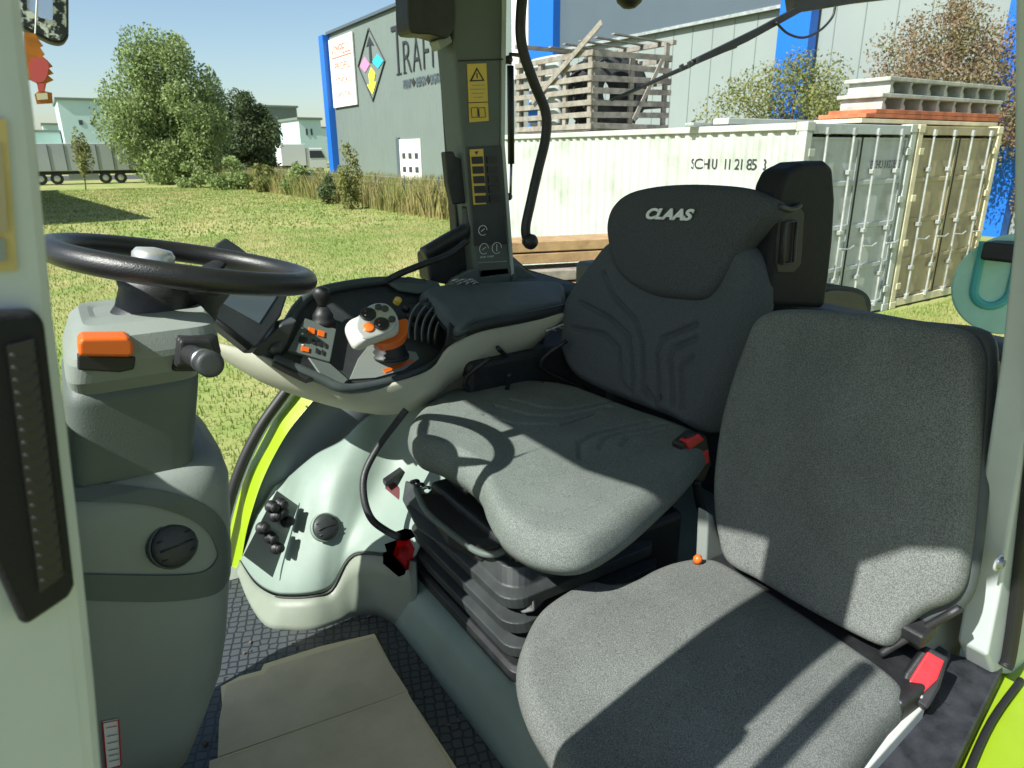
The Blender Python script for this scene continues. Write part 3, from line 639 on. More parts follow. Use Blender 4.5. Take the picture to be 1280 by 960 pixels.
# near front pillar with air vent
pl = (P(60, 400, Y=.41), V(.15, -1, 0).normalized())
pil = [(-120, -330), (14, -330), (24, -60), (36, 60), (47, 150), (58, 270), (70, 400), (88, 540), (106, 700), (122, 860), (136, 1030), (-260, 1030), (-200, 400)]
pq3 = PS(pil, pl=pl); va = pq3[1]-pq3[2]; kk = (1.86-pq3[1].z)/va.z; pq3[1] = pq3[1]+va*kk; pq3[0] = pq3[1]+V(-.16, 0, 0)
slab('front_pillar', pq3, pl[1], .165, 'pillar_paint', cab, bevel=.010)
B().tube([V(-.30, .315, -.1), V(-.24, .318, .8), V(-.26, .32, 1.7)], .016, 12, smooth=4).done('shadow_rail', 'black_plastic', cab, True)  # unseen rail added to cast a narrow shadow strip over the passenger cushion
pv = (pl[0]+pl[1]*.012, pl[1])
vent = slab('air_vent', PS([(-60, 394), (44, 389), (56, 402), (94, 733), (88, 747), (33, 784), (24, 778), (-40, 640)], pl=pv), pl[1], .013, 'soft_black', cab, bevel=.006)
pv2 = (pl[0]+pl[1]*.0135, pl[1])
B().prism(PS([(8, 432), (42, 424), (79, 718), (50, 740)], pl=pv2), pl[1]*.001).done('vent_slot', 'rubber_seal', vent)
for i in range(19):
    f = i/18; a = P(12+38*f, 442+282*f, pl=pv2); b_ = P(43+35*f, 434+278*f, pl=pv2)
    B().tube([a, a.lerp(b_, .5)-V(0, 0, .004), b_], .0014, 6, smooth=2).done('vent_louvre', 'rubber_seal', vent, True)
ps_ = (pl[0]+pl[1]*.002, pl[1])
st = slab('warning_label', PS([(-40, 150), (8, 148), (22, 338), (-40, 342)], pl=ps_), pl[1], .002, 'label_ochre', cab, bevel=0)
B().prism(PS([(-30, 300), (6, 298), (8, 326), (-28, 330)], pl=(pl[0]+pl[1]*.003, pl[1])), pl[1]*.0006).done('label_print', 'trim_grey', st)
B().prism(PS([(-30, 180), (2, 178), (10, 290), (-28, 292)], pl=(pl[0]+pl[1]*.003, pl[1])), pl[1]*.0006).done('label_print', 'container_tan', st)
B().box(-.42, -.24, .62, 1.45, .0, 1.08).done('dash_shade_box', 'trim_mid', cab, bevel=.03)  # unseen box added behind the pillar to shade the riser and cardboard
# far pillar (behind the control armrest) in grey green
YP = 2.02
fp = thing('x', (0, 0, 0), 'a', 'b'); bpy.data.objects.remove(fp)
farp = slab('centre_pillar', PS([(536, -125), (650, -125), (632, 20), (628, 70), (627, 180), (632, 260), (640, 346), (596, 352), (588, 280), (580, 200), (572, 110), (566, 40)], Y=YP), V(0, -1, 0), .12, 'trim_mid', cab, bevel=.014)
B().prism(PS([(628, -125), (634.5, -125), (631, 180), (643, 345), (639.5, 345), (627, 180)], Y=YP-.002), (0, .13, 0)).done('pillar_edge', 'pillar_paint', cab)
B().prism(PS([(573, 75), (629, 73), (629, 75), (573, 77)], Y=YP-.003), (0, .0025, 0)).done('pillar_joint', 'rubber_seal', cab)
def onp(nm, pts, m, par, lift=.003, th=.0025): return B().prism(PS(pts, Y=YP-lift), (0, th, 0)).done(nm, m, par)
st = onp('warning_label', [(584, 80), (608, 79), (611, 151), (587, 153)], 'yellow', cab)
onp('label_triangle', [(596, 84), (606, 101), (587, 102)], 'black_print', st, .004, .0008); onp('label_triangle', [(596.2, 88), (603, 99.5), (590.5, 100)], 'yellow', st, .005, .0008)
onp('label_mark', [(595.4, 91), (597, 91), (597.2, 98), (595.8, 98)], 'black_print', st, .0058, .0006)
onp('label_line', [(585, 128), (610, 127), (610, 128), (585, 129)], 'black_print', st, .004, .0008)
for i, (w0, w1) in enumerate(((590, 606), (588, 607), (590, 605), (592, 604))): onp('label_line', [(w0, 106+i*5), (w1, 105.6+i*5), (w1, 107+i*5), (w0, 107.4+i*5)], 'label_brown' if 0 else 'container_tan', st, .004, .0008)
for a, b_ in ((589, 597), (598.5, 606)):
    B().tube(PS([(a, 135), (b_, 134), (b_+1, 146), (a+1, 147)], Y=YP-.005), .0011, 5, closed=True).done('label_book', 'black_print', st)
onp('label_mark', [(597, 137), (598.6, 137), (599, 145), (597.4, 145)], 'black_print', st, .0058, .0006)
sp = B().prism(PS([(584, 184), (626, 182), (634, 305), (593, 307)], Y=YP-.006), (0, .005, 0)).done('switch_panel', 'dark_plastic', cab, bevel=.002)
onp('switch_legend', [(587, 187), (604, 186), (608, 255), (592, 256)], 'yellow', sp, .0075, .0012)
for i in range(5): onp('rocker_switch', [(589.6+i*1.05, 196+i*12.2), (603.5+i*1.0, 195.4+i*12.2), (604.3+i*1.0, 204.5+i*12.2), (590.4+i*1.05, 205+i*12.2)], 'black_print', sp, .010, .0024)
for i in range(5): onp('rocker_switch', [(608.6+i*.95, 195.4+i*12.2), (621+i*.9, 194.6+i*12.2), (621.8+i*.9, 203.8+i*12.2), (609.4+i*.95, 204.4+i*12.2)], 'black_plastic', sp, .010, .0034)
onp('legend_symbol', [(593, 189.5), (598, 189), (596, 193.5)], 'black_print', sp, .0083, .0006)
for cx_, cy_, r in ((603.5, 288, 6), (605, 311, 6.5), (621, 310, 7)):
    c = P(cx_, cy_, Y=YP-.008); rr = r/FPX*2.3
    B().tube([c+V(math.cos(a)*rr, 0, math.sin(a)*rr) for a in [k*math.tau/20*.9 for k in range(20)]], .0011, 5).done('dial_symbol', 'white_print', sp)
    B().tube([c+V(-rr*.4, 0, -rr*.2), c+V(rr*.4, 0, rr*.3)] if r != 7 else [c+V(0, 0, -rr*.6), c+V(0, 0, rr*.7)], .0012, 5).done('dial_symbol', 'white_print', sp)
text('panel_lettering', 'STOP  START', P(600, 323, Y=YP-.008), (1, 0, 0), (0, 0, 1), .006, 'white_print', sp, sx=1.1)
onp('pillar_joint', [(598, 328), (634, 326), (634, 327), (598, 329)], 'silver', cab, .004, .002)
slab('pillar_foot', PS([(590, 335), (636, 332), (650, 330), (672, 345), (725, 358), (720, 372), (560, 372), (572, 345)], Y=YP+.0), V(0, -1, .3), .09, 'trim_mid', cab, bevel=.01)
# window ledge running back from the pillar foot
B().prism([P(640, 318, Y=YP+.05), P(660, 335, Y=YP+.04), P(735, 357, Y=YP-.02), P(715, 366, Y=YP-.05), P(640, 350, Y=YP-.02)], (0, .03, -.09)).done('window_ledge', 'trim_dark', cab, bevel=.008)
# dark window frame left of pillar
YF = 2.10
slab('window_frame', PS([(524, -118), (550, -118), (566, 60), (576, 190), (586, 300), (592, 345), (575, 350), (568, 250), (560, 120), (556, 60), (542, 48)], Y=YF), V(0, -1, 0), .05, 'black_plastic', cab, bevel=.006)
slab('sun_blind_case', cr(PS([(510, -112), (558, -112), (568, -20), (570, 25), (562, 46), (552, 47), (538, 43), (520, 42), (512, 36), (510, 0)], Y=YF-.10), 3), V(0, -1, 0), .09, 'black_plastic', cab, bevel=.012)
B().obox(P(551, 53, Y=YF-.05), V(.02, 0, .012), V(0, .03, 0), V(-.006, 0, .012)).done('frame_bracket', 'trim_grey', cab, bevel=.004)
slab('window_latch', PS([(556, 190), (567, 189), (570, 196), (580, 200), (586, 254), (566, 256), (560, 230)], Y=YF-.06), V(0, -1, 0), .03, 'black_plastic', cab, bevel=.005)
B().tube(PS([(586, 258), (584, 285), (560, 300), (530, 318)], Y=YF-.05), .024, 10, smooth=5).done('cable_duct', 'black_plastic', cab, True)
slab('connector_housing', PS([(533, 318), (560, 304), (592, 288), (600, 350), (560, 356), (537, 352)], Y=YF-.02), V(0, -1, 0), .08, 'black_plastic', cab, bevel=.01)
B().tube(PS([(478, 354), (500, 342), (530, 330), (562, 318), (585, 300)], Y=YF-.12), .011, 8, smooth=5).done('cable', 'black_plastic', cab, True)
b = B()
for k in range(9): c = P(565+k*3, 352+(k % 3)*2, Y=YF-.2); b.tube([c, c+V(.012, -.01, .008), c+V(.024, 0, 0)], .004, 6, smooth=3)
b.done('cable', 'steel', cab, True)
# grab handle, gas strut
B().tube(PS([(672, -112), (658, -40), (651, 20), (653, 60), (668, 105), (682, 140), (682, 172), (672, 215), (663, 255), (657, 285), (660, 300), (668, 303)], Y=1.97), .0165, 14, smooth=6).done('grab_handle', 'black_plastic', cab, True)
B().lathe(P(668, 303, Y=1.93), (0, 1, 0), [(.002, 0), (.018, .003), (.026, .016), (.026, .03), (.018, .05)], 20).done('handle_foot', 'black_plastic', cab, True)
gs = B().tube(PS([(638, 82), (639, 205)], Y=2.14), .012, 12).done('gas_strut', 'black_plastic', cab, True)
B().tube(PS([(639, 205), (638, 246)], Y=2.14), .005, 8).done('strut_rod', 'steel', gs, True)
for a, b_ in ((638, 74), (637.5, 246)): B().lathe(P(a, b_, Y=2.11), (0, 1, 0), [(.002, 0), (.013, .004), (.013, .05), (.002, .054)], 14).done('strut_joint', 'black_plastic', gs, True)
B().tube(PS([(637, 80), (638, 68), (650, 69)], Y=2.12), .007, 8).done('strut_joint', 'black_plastic', gs, True)
# ---- lime strip and right inner wall
YW = 2.06
arc = [(392, 486), (378, 503), (356, 530), (337, 562), (322, 594), (311, 626), (302, 660), (296, 700), (292, 745)]
arcA = [(367, 486), (354, 504), (334, 532), (316, 566), (302, 600), (292, 632), (284, 665), (276, 705), (272, 745)]
arcB = [(355, 484), (342, 500), (321, 530), (303, 562), (290, 594), (282, 622), (272, 660), (262, 700), (256, 745)]
A1, A2, A3 = [cr(PS(q, Y=YW+.05), 4, False) for q in (arc, arcA, arcB)]
B().prism([p-V(0, .055, 0) for p in A1]+[p+V(0, .05, 0) for p in A2[::-1]], (0, .03, 0)).done('door_frame_strip', 'lime_paint', cab, bevel=.008, label='lime green curved strip at foot of right window')
B().tube([p.lerp(q, .5) for p, q in zip(A2, A3)], .017, 10).done('window_seal', 'rubber_seal', cab, True)
B().tube([p+V(0, -.01, 0) for p in A2], .004, 8).done('window_seal', 'white_print', cab, True)
B().tube([p+V(.004, -.006, 0) for p in A1], .007, 8).done('window_seal', 'rubber_seal', cab, True)
# inner fender wall (vertical bluish sheet) and lower moulded cover
w1 = [P(a, b_, Y=YW+.045) for a, b_ in [(396, 478), (382, 500), (360, 530), (341, 562), (326, 594), (315, 626), (306, 660), (300, 700), (296, 745)]]
w2 = [P(a, b_, Y=YW+.03) for a, b_ in [(470, 478), (440, 505), (405, 540), (380, 575), (362, 600), (345, 628), (330, 660), (318, 700), (312, 745)]]
w3 = [P(a, b_, Y=YW+.02) for a, b_ in [(600, 478), (560, 505), (540, 540), (520, 575), (500, 600), (480, 628), (470, 660), (460, 700), (450, 745)]]
B().grid([w1, w2, w3]).done('fender_wall', 'fender_blue', cab, True, solid=.008, label='bluish grey inner fender wall')
fpx = [(296, 712), (310, 750), (332, 782), (360, 788), (392, 788), (425, 778), (448, 770), (480, 772), (520, 800)]
FL = [P(a, b_, Z=.004) for a, b_ in fpx]; FYs = [p.y for p in FL]
def frow(l, d): return cr([P(a, b_, Y=min(y+d, 2.07)) for (a, b_), y in zip(l, FYs)], 5, False)
seam = frow([(300, 700), (318, 728), (340, 743), (362, 746), (392, 744), (414, 736), (434, 700), (458, 691), (520, 700)], .03)
r2 = frow([(304, 690), (325, 700), (348, 706), (372, 708), (398, 704), (418, 690), (440, 672), (470, 668), (530, 672)], .05)
r3 = frow([(312, 668), (335, 672), (358, 674), (382, 674), (405, 672), (428, 660), (455, 645), (490, 640), (540, 640)], .075)
r4 = frow([(318, 645), (345, 640), (365, 636), (390, 630), (415, 625), (440, 620), (470, 612), (505, 605), (560, 600)], .115)
r5 = frow([(335, 622), (356, 612), (374, 598), (396, 588), (425, 582), (455, 575), (490, 568), (525, 560), (580, 555)], .16)
r6 = frow([(342, 608), (362, 594), (378, 580), (398, 564), (428, 548), (450, 526), (475, 508), (510, 498), (600, 495)], .24)
B().grid([r6, r5, r4, r3, r2, seam]).done('fender_cover', 'trim_pale', cab, True, sub=1, solid=.006, label='pale green moulded fender cover')
fl = cr(FL, 5, False)
B().grid([seam, [p.lerp(q, .3)+V(0, -.008, 0) for p, q in zip(seam, fl)], [p.lerp(q, .8)+V(0, -.004, 0) for p, q in zip(seam, fl)], fl]).done('fender_plinth', 'plinth_green', cab, True, solid=.008)
B().tube([p+V(0, -.006, 0) for p in seam], .003, 6).done('seam_strip', 'rubber_seal', cab, True)
# round air nozzle on the fender cover
def nozzle(c, n, r, par, nm='air_nozzle'):
    n = V(n).normalized(); o = B().lathe(c, n, [(r*1.12, -.012), (r*1.11, .002), (r*1.05, .004), (r*1.0, .001)], 32).done(nm, 'trim_pale' if par is cab else 'trim_dark', par, True)
    B().lathe(c+n*.001, n, [(r, 0), (r, .005), (r*.9, .009), (r*.6, .013), (.001, .015)], 32).done('nozzle_disc', 'dark_plastic', o, True)
    u = n.cross(V(0, 0, 1)).normalized(); w_ = u.cross(n)
    for s_ in (-.45, .0, .45):
        B().tube([c+n*(.012 if abs(s_) else .0155)+(w_*s_+u*k)*r for k in (-.75, -.3, .3, .75)], .0016, 6).done('nozzle_fin', 'black_plastic', o, True)
    return o
nozzle(P(407, 659, Y=FYs[4]+.07), V(.1, -.86, .5), .036, cab)
# smoked plate with hydraulic couplings
pq = (P(345, 665, Y=FYs[2]+.05), V(.30, -.93, .22).normalized())
spl = B().prism(PS([(346, 613), (373, 632), (341, 722), (304, 694)], pl=pq), pq[1]*-.004).done('coupling_plate', 'smoked_cover', cab, bevel=.001)
for a, b_ in ((336, 632), (347, 629), (342, 645), (356, 652), (325, 660), (335, 670), (343, 685), (348, 640)):
    o = P(a, b_, pl=pq); B().lathe(o, pq[1]+V(0, 0, random.uniform(-.2, .2)), [(.012, 0), (.017, .006), (.017, .018), (.009, .02), (.013, .03), (.012, .036)], 14).done('hydraulic_coupling', 'black_plastic', spl, True)
# ---- right hand rear: C pillar, sill, lime body
yc = .40
cp_n = V(0, 1, 0)
rp = PS([(1268, -40), (1330, -40), (1330, 200), (1288, 560), (1258, 800), (1250, 828), (1205, 822), (1196, 800), (1210, 720), (1228, 600), (1250, 450), (1266, 300)], Y=yc+.03)
for k_, r_k in ((0, 11), (1, 2)): d_ = rp[k_]-rp[r_k]; rp[k_] = rp[k_]+d_*((RZ-.001-rp[k_].z)/d_.z)
cp = slab('rear_pillar', rp, V(0, 1, 0), .05, 'pillar_paint', cab, bevel=.006)
B().tube(PS([(1340, 120), (1300, 500), (1275, 720), (1262, 815), (1256, 834)], Y=yc-.03), .012, 8, smooth=4).done('door_seal', 'rubber_seal', cab, True)
bo = P(1248, 703, Y=yc-.0215); B().lathe(bo, (0, -1, 0), [(.011, 0), (.011, .003), (.0075, .0045), (.007, .008), (.004, .0085), (.0035, .004)], 20).done('pillar_bolt', 'steel', cab, True)
B().lathe(bo, (0, -1, 0), [(.0155, -.001), (.0155, .0012), (.011, .002)], 24).done('bolt_washer', 'pillar_paint', cab, True)
# sill
sx = [P(a, b_, Z=.345) for a, b_ in ((1178, 812), (1256, 832), (1222, 900), (1186, 975), (1120, 1100), (980, 1100), (1062, 962), (1128, 880))]
B().prism(sx, (0, 0, -.32)).done('door_sill', 'black_sill', cab, bevel=.008)
B().prism([P(1228, 850, Z=.302), P(1268, 800, Z=.302), P(1320, 780, Z=.302), P(1320, 1100, Z=.302), P(1138, 1100, Z=.302), P(1196, 945, Z=.302)], (0, 0, -.4)).done('fender_body', 'lime_paint', cab, bevel=.02, label='bright lime green body at lower right')
B().tube([P(1276, 850, Z=.315), P(1240, 900, Z=.315), P(1210, 965, Z=.315), P(1180, 1050, Z=.315)], .006, 8, smooth=4).done('body_groove', 'rubber_seal', cab, True)
# foot console in front of the passenger seat
B().prism([V(.625, .43, 0), V(.70, .43, .34), V(1.30, .43, .34), V(1.30, .43, 0)], (0, .47, 0)).done('passenger_box', 'trim_pale', cab, bevel=.02)
B().prism(PS([(1135, 862), (1158, 880), (1050, 1000), (1000, 1000), (1080, 940)], Z=.372), (0, 0, -.035)).done('seat_rail', 'pale_metal', cab, bevel=.004)
B().prism(PS([(1140, 800), (1175, 742), (1212, 758), (1200, 830), (1165, 826)], Y=.46), (0, .1, 0)).done('pillar_foot', 'trim_grey', cab, bevel=.01)
# ================================================================ STEERING COLUMN
sc_ = thing('steering_column', (-.1, 1.35, 0), 'grey green steering column and rounded front console with orange hazard lever', 'steering column')
def hull(name, pts, Y, dep, m, par, bevel=.02, tilt=0, label=None):
    q = PS(pts, Y=Y); return B().prism(q, (0, dep, 0)).done(name, m, par, bevel=bevel, seg=4, label=label)
# upper head: faceted loft
def ringrow(y, xl, xr, Y, dep, n=28, e=3.2, yc_=None):
    a = P(xl, y, Y=Y); b_ = P(xr, y, Y=Y); c = (a+b_)/2+V(0, dep/2, 0); hx = (b_.x-a.x)/2; out = []
    for k in range(n):
        t_ = k*math.tau/n; cs, sn = math.cos(t_), math.sin(t_)
        out.append(c+V(hx*abs(cs)**(2/e)*(1 if cs > 0 else -1), dep/2*abs(sn)**(2/e)*(1 if sn > 0 else -1), 0))
    return out
def rowsof(tab, e, n=48): return [ringrow(y, a, b_, Y, d, n=n, e=e) for y, a, b_, Y, d in tab]
B().loft(rowsof(((390, 118, 240, 1.30, .10), (392, 112, 244, 1.27, .14), (400, 102, 262, 1.20, .22), (416, 90, 276, 1.15, .27), (440, 82, 282, 1.145, .28), (448, 80, 282, 1.145, .28), (470, 80, 262, 1.155, .27), (486, 84, 254, 1.175, .25)), 7)).done('column_head', 'trim_grey', sc_, False, bevel=.004, label='grey green head under the steering wheel')
B().loft(rowsof(((478, 78, 256, 1.172, .25), (500, 78, 256, 1.175, .25), (560, 78, 252, 1.18, .25), (620, 80, 248, 1.185, .25), (640, 80, 247, 1.185, .25)), 7)).done('column_shaft', 'trim_mid', sc_, True)
dr_ = [(470, 40, 225, 1.30, .30), (588, 40, 244, 1.22, .30), (596, 40, 274, 1.185, .34), (612, 40, 295, 1.165, .38), (640, 30, 305, 1.155, .40), (690, 30, 308, 1.155, .40), (760, 30, 309, 1.155, .40), (850, 30, 304, 1.155, .40), (900, 30, 297, 1.155, .38), (940, 30, 282, 1.16, .36), (1000, 30, 256, 1.17, .34)]
B().loft(rowsof(dr_[1:], 4.5, 72)).done('front_console', 'trim_grey', sc_, True)
def band(name, top, bot, m, off=.004):
    def pr(lst):
        return [P(x, y, Y=Y) for x, y, Y in lst]
    B().grid([pr(top), pr(bot)]).done(name, m, sc_, True, solid=.006)
# curved dark band: upper strap, right end, lower strap
def onbody(x, y):                      # point on the console body seen at that pixel
    import bisect
    ys = [q[0] for q in dr_]; i = max(1, min(len(ys)-1, bisect.bisect(ys, y))); f = (y-ys[i-1])/(ys[i]-ys[i-1]); f = max(0, min(1, f))
    xr = dr_[i-1][2]+(dr_[i][2]-dr_[i-1][2])*f; xl = dr_[i-1][1]; Y = dr_[i-1][3]+(dr_[i][3]-dr_[i-1][3])*f; d = dr_[i-1][4]+(dr_[i][4]-dr_[i-1][4])*f
    a = P(xl, y, Y=Y); b_ = P(xr, y, Y=Y); hx = (b_.x-a.x)/2; c = (a+b_)/2+V(0, d/2, 0); e = 4.5
    # march the ray
    dd = FW+RT*((x-640)/FPX)+UP*((480-y)/FPX); t0 = (1.0-CAM.y)/dd.y
    for k in range(400):
        q = CAM+dd*(t0+k*.0015)
        if (abs((q.x-c.x)/hx)**e+abs((q.y-c.y)/(d/2))**e) <= 1: return q
    return P(x, y, Y=c.y)
from mathutils.bvhtree import BVHTree
_cb = [o for o in sc_.children if o.name.startswith('front_console')][0].data
_bvh = BVHTree.FromPolygons([v.co.copy() for v in _cb.vertices], [tuple(p.vertices) for p in _cb.polygons])
def onbody(x, y):
    dd = (FW+RT*((x-640)/FPX)+UP*((480-y)/FPX)).normalized(); h_ = _bvh.ray_cast(CAM, dd)
    return h_[0] if h_[0] is not None else P(x, y, Y=1.36)
def strip(name, top, bot, m, lift=.0035, n=14):
    T_ = cr([V(a, b_, 0) for a, b_ in top], n, False); B_ = cr([V(a, b_, 0) for a, b_ in bot], n, False)
    def L(p): q = onbody(p.x, p.y); return q-(q-CAM).normalized()*lift
    rows_ = [[L(p.lerp(q, f)) for p, q in zip(T_, B_)] for f in (0, .14, .28, .42, .56, .7, .85, 1)]
    return B().grid(rows_).done(name, m, sc_, False, solid=.003)
strip('console_band', [(92, 604), (150, 606), (205, 614), (250, 628), (276, 648), (288, 680)], [(92, 626), (150, 628), (195, 634), (236, 648), (262, 668), (272, 690)], 'trim_mid')
strip('console_band', [(288, 680), (288, 706), (284, 726), (264, 744), (200, 752), (100, 750)], [(272, 690), (271, 698), (262, 710), (244, 717), (200, 719), (100, 717.5)], 'trim_mid')
0 and strip('console_band', [(287.5, 712), (276, 728), (245, 734), (200, 735), (100, 735)], [(284, 728), (268, 744), (240, 751), (190, 752), (100, 749)], 'trim_mid')
c = onbody(217, 681); nozzle(c-(c-CAM).normalized()*.004, V(.25, -.9, .25), .036, sc_)
# information label
cq = P(139, 927, Y=1.13); q = [onbody(a, b_)-V(0, .004, 0) for a, b_ in ((128, 901), (148, 897), (151, 954), (133, 959))]
st = B().prism(q, (0, .002, 0)).done('paper_label', 'poster_white', sc_)
b = B(); q2 = [p+V(0, -.002, 0) for p in q]; b.tube(q2, .0012, 5, closed=True); b.done('label_border', 'red_plastic', st)
for f in (.12, .3, .45, .6, .72, .84): B().tube([q2[0].lerp(q2[3], f)+(q2[1]-q2[0])*.2, q2[0].lerp(q2[3], f)+(q2[1]-q2[0])*.85], .0007, 4).done('label_line', 'red_plastic' if f < .2 else 'trim_mid', st)
# hazard lever: orange flap over dark slot
sl_ = B().box(0, 0, 0, 0, 0, 0); sl_.bm.free()
slab('lever_slot', PS([(97, 444), (170, 446), (168, 462), (150, 466), (97, 463)], Y=1.142), V(0, -1, 0), .03, 'rubber_seal', sc_, bevel=.003)
slab('hazard_lever', PS([(101, 423), (160, 422), (167, 428), (168, 444), (160, 447), (98, 446), (98, 430)], Y=1.112), V(0, -1, 0), .05, 'orange', sc_, bevel=.006, seg=4)
# stalk with rubber boot
for i, (g_, d_) in enumerate(((0, .0), (3, .012), (6, .024))):
    slab('stalk_boot', PS([(219+g_, 419+g_), (272-g_, 419+g_), (277-g_, 440), (274-g_, 465-g_), (215+g_, 465-g_)], Y=1.146-d_), V(0, -1, 0), .016, 'black_plastic', sc_, bevel=.005)
a = P(238, 443, Y=1.12); b_ = P(262, 455, Y=.99)
B().tube([a, b_], [.015, .017], 20).done('stalk', 'black_plastic', sc_, True)
B().lathe(b_-(a-b_)*-.10, b_-a, [(.0185, 0), (.0185, .018), (.0175, .021), (.012, .022), (.001, .022)], 24).done('stalk_knob', 'dark_plastic', sc_, True)
B().lathe(a.lerp(b_, .72), b_-a, [(.0178, 0), (.0178, .006)], 24).done('stalk_ring', 'steel', sc_, True)
# ================================================================ STEERING WHEEL
WC = V(.190, 1.355, 1.064); wa = V(.215, 0, 1).normalized(); WR = .205
sw = thing('steering_wheel', WC, 'thick black steering wheel seen almost edge on above the grey column', 'steering wheel')
u = wa.orthogonal().normalized(); u = (V(1, 0, 0)-wa*wa.x).normalized(); v_ = wa.cross(u)
B().tube([WC+(u*math.cos(k*math.tau/72)+v_*math.sin(k*math.tau/72))*WR for k in range(72)], .0198, 20, closed=True, flat=1.0).done('rim', 'wheel_leather', sw, True)
hb = WC-wa*.05
B().lathe(hb-wa*.055, wa, [(.050, 0), (.055, .01), (.058, .03), (.075, .06), (.095, .082), (.06, .092), (.001, .095)], 32).done('hub', 'black_plastic', sw, True)
for ang in (R(178), R(62), R(-62)):
    d = u*math.cos(ang)+v_*math.sin(ang); s_ = d.cross(wa)
    B().loft([[hb+wa*.03+d*.05+s_*.03, hb+wa*.03+d*.05-s_*.03, hb+wa*.015+d*.05-s_*.03, hb+wa*.015+d*.05+s_*.03],
              [hb+wa*.035+d*.12+s_*.02, hb+wa*.035+d*.12-s_*.02, hb+wa*.022+d*.12-s_*.02, hb+wa*.022+d*.12+s_*.02],
              [WC+d*(WR-.008)+s_*.024+wa*.004, WC+d*(WR-.008)-s_*.024+wa*.004, WC+d*(WR-.008)-s_*.024-wa*.010, WC+d*(WR-.008)+s_*.024-wa*.010]]).done('spoke', 'black_plastic', sw, True, sub=1)
B().lathe(hb+wa*.03-u*.055, wa, [(.030, 0), (.034, .01), (.034, .03), (.028, .038), (.001, .042)], 28).done('adjusting_knob', 'silver', sw, True)
0 and B().lathe(WC+u*-.03+v_*.185+wa*.006, wa, [(.012, 0), (.012, .008), (.020, .010), (.022, .020), (.016, .026), (.001, .027)], 24).done('spinner_knob', 'silver', sw, True)
# column collar under the hub
B().lathe(hb-wa*.13, wa, [(.075, 0), (.068, .02), (.058, .045), (.050, .075)], 32).done('column_collar', 'black_plastic', sc_, True)
cc = P(193, 404, Y=1.33); B().lathe(cc-V(0, 0, .02), wa, [(.088, 0), (.078, .022), (.066, .045), (.062, .075), (.07, .10)], 36).done('column_collar', 'black_plastic', sc_, True)
# ================================================================ DRIVER SEAT
DY = 1.32
ds = thing('driver_seat', (.95, DY, .15), 'dark grey sprung driver seat with moulded backrest, beside the control armrest', 'seat')
# suspension bellows
def rrect(cx, cy, hx, hy, z, r=.05, n=6):
    out = []
    for qx, qy, a0 in ((1, 1, 0), (-1, 1, 90), (-1, -1, 180), (1, -1, 270)):
        for k in range(n+1): a = R(a0+90*k/n); out.append(V(cx+qx*(hx-r)+r*math.cos(a), cy+qy*(hy-r)+r*math.sin(a), z))
    return out
SX, SY = .895, 1.285
B().loft([rrect(SX, SY, .235, .275, .151, .03), rrect(SX, SY, .235, .275, .178, .03), rrect(SX, SY, .225, .265, .185, .03)]).done('base_plate', 'black_plastic', ds, bevel=.003)
rg = [(.205, .20)]; 
for z, k in ((.19, .0), (.200, .022), (.232, .026), (.242, -.012), (.252, -.012), (.262, .018), (.294, .022), (.304, -.014), (.314, -.014), (.324, .014), (.352, .016), (.362, -.005), (.40, -.02)): rg.append((z, k))
B().loft([rrect(SX-(z-.19)*.12, SY, .205+k, .24+k, z, .05) for z, k in rg[1:]]).done('suspension_bellows', 'dark_plastic', ds, bevel=.003)
B().box(SX-.19, SX+.26, SY-.19, SY+.20, .395, .435).done('seat_frame', 'black_plastic', ds, bevel=.012)
B().box(SX+.02, SX+.30, SY-.235, SY+.20, .16, .40).done('seat_frame', 'rubber_seal', ds, bevel=.02)
# front tray with grey bar
lp = [P(520, 612, Z=.43), P(534, 640, Z=.415), P(566, 668, Z=.41), P(598, 690, Z=.41), P(622, 692, Z=.42), P(640, 680, Z=.43)]
B().tube(lp, .008, 10, smooth=6).done('lifting_bar', 'trim_mid', ds, True)
B().prism([P(522, 616, Z=.425), P(560, 668, Z=.405), P(600, 688, Z=.405), P(640, 678, Z=.425), P(600, 620, Z=.425)], (0, 0, -.03)).done('front_tray', 'rubber_seal', ds, bevel=.004)
B().prism([P(506, 600, Z=.41), P(520, 604, Z=.41), P(545, 655, Z=.39), P(625, 705, Z=.385), P(655, 690, Z=.39), P(668, 715, Z=.37), P(640, 745, Z=.34), P(520, 660, Z=.36), P(502, 625, Z=.38)], (.03, .02, -.03)).done('front_cover', 'dark_plastic', ds, bevel=.006)
B().prism([P(626, 700, Z=.385), P(650, 690, Z=.385), P(664, 712, Z=.385), P(668, 765, Z=.32), P(652, 768, Z=.31), P(630, 740, Z=.33)], (.04, .015, 0)).done('side_bracket', 'black_plastic', ds, bevel=.004)
for a, b_, r in ((520, 607, .007), (528, 611, .006), (514, 603, .008), (634, 692, .008), (645, 700, .006), (652, 688, .006)):
    c = P(a, b_, Z=.435); B().tube([c, c+V(.01, -.01, .006), c+V(.02, .0, -.004)], r*.7, 8, smooth=3).done('adjusting_spring', 'steel' if r < .007 else 'black_plastic', ds, True)
hl = [P(548, 580, Z=.475), P(590, 612, Z=.470)]
B().tube(hl, [.017, .021], 16).done('adjusting_handle', 'black_plastic', ds, True)
for a, b_ in ((655, 722), (665, 742), (672, 728)):
    c = P(a, b_, Z=.33); B().tube([c, c+V(.02, .01, .01), c+V(.05, .0, .0)], .007, 8, smooth=3).done('cable', 'black_plastic', ds, True)
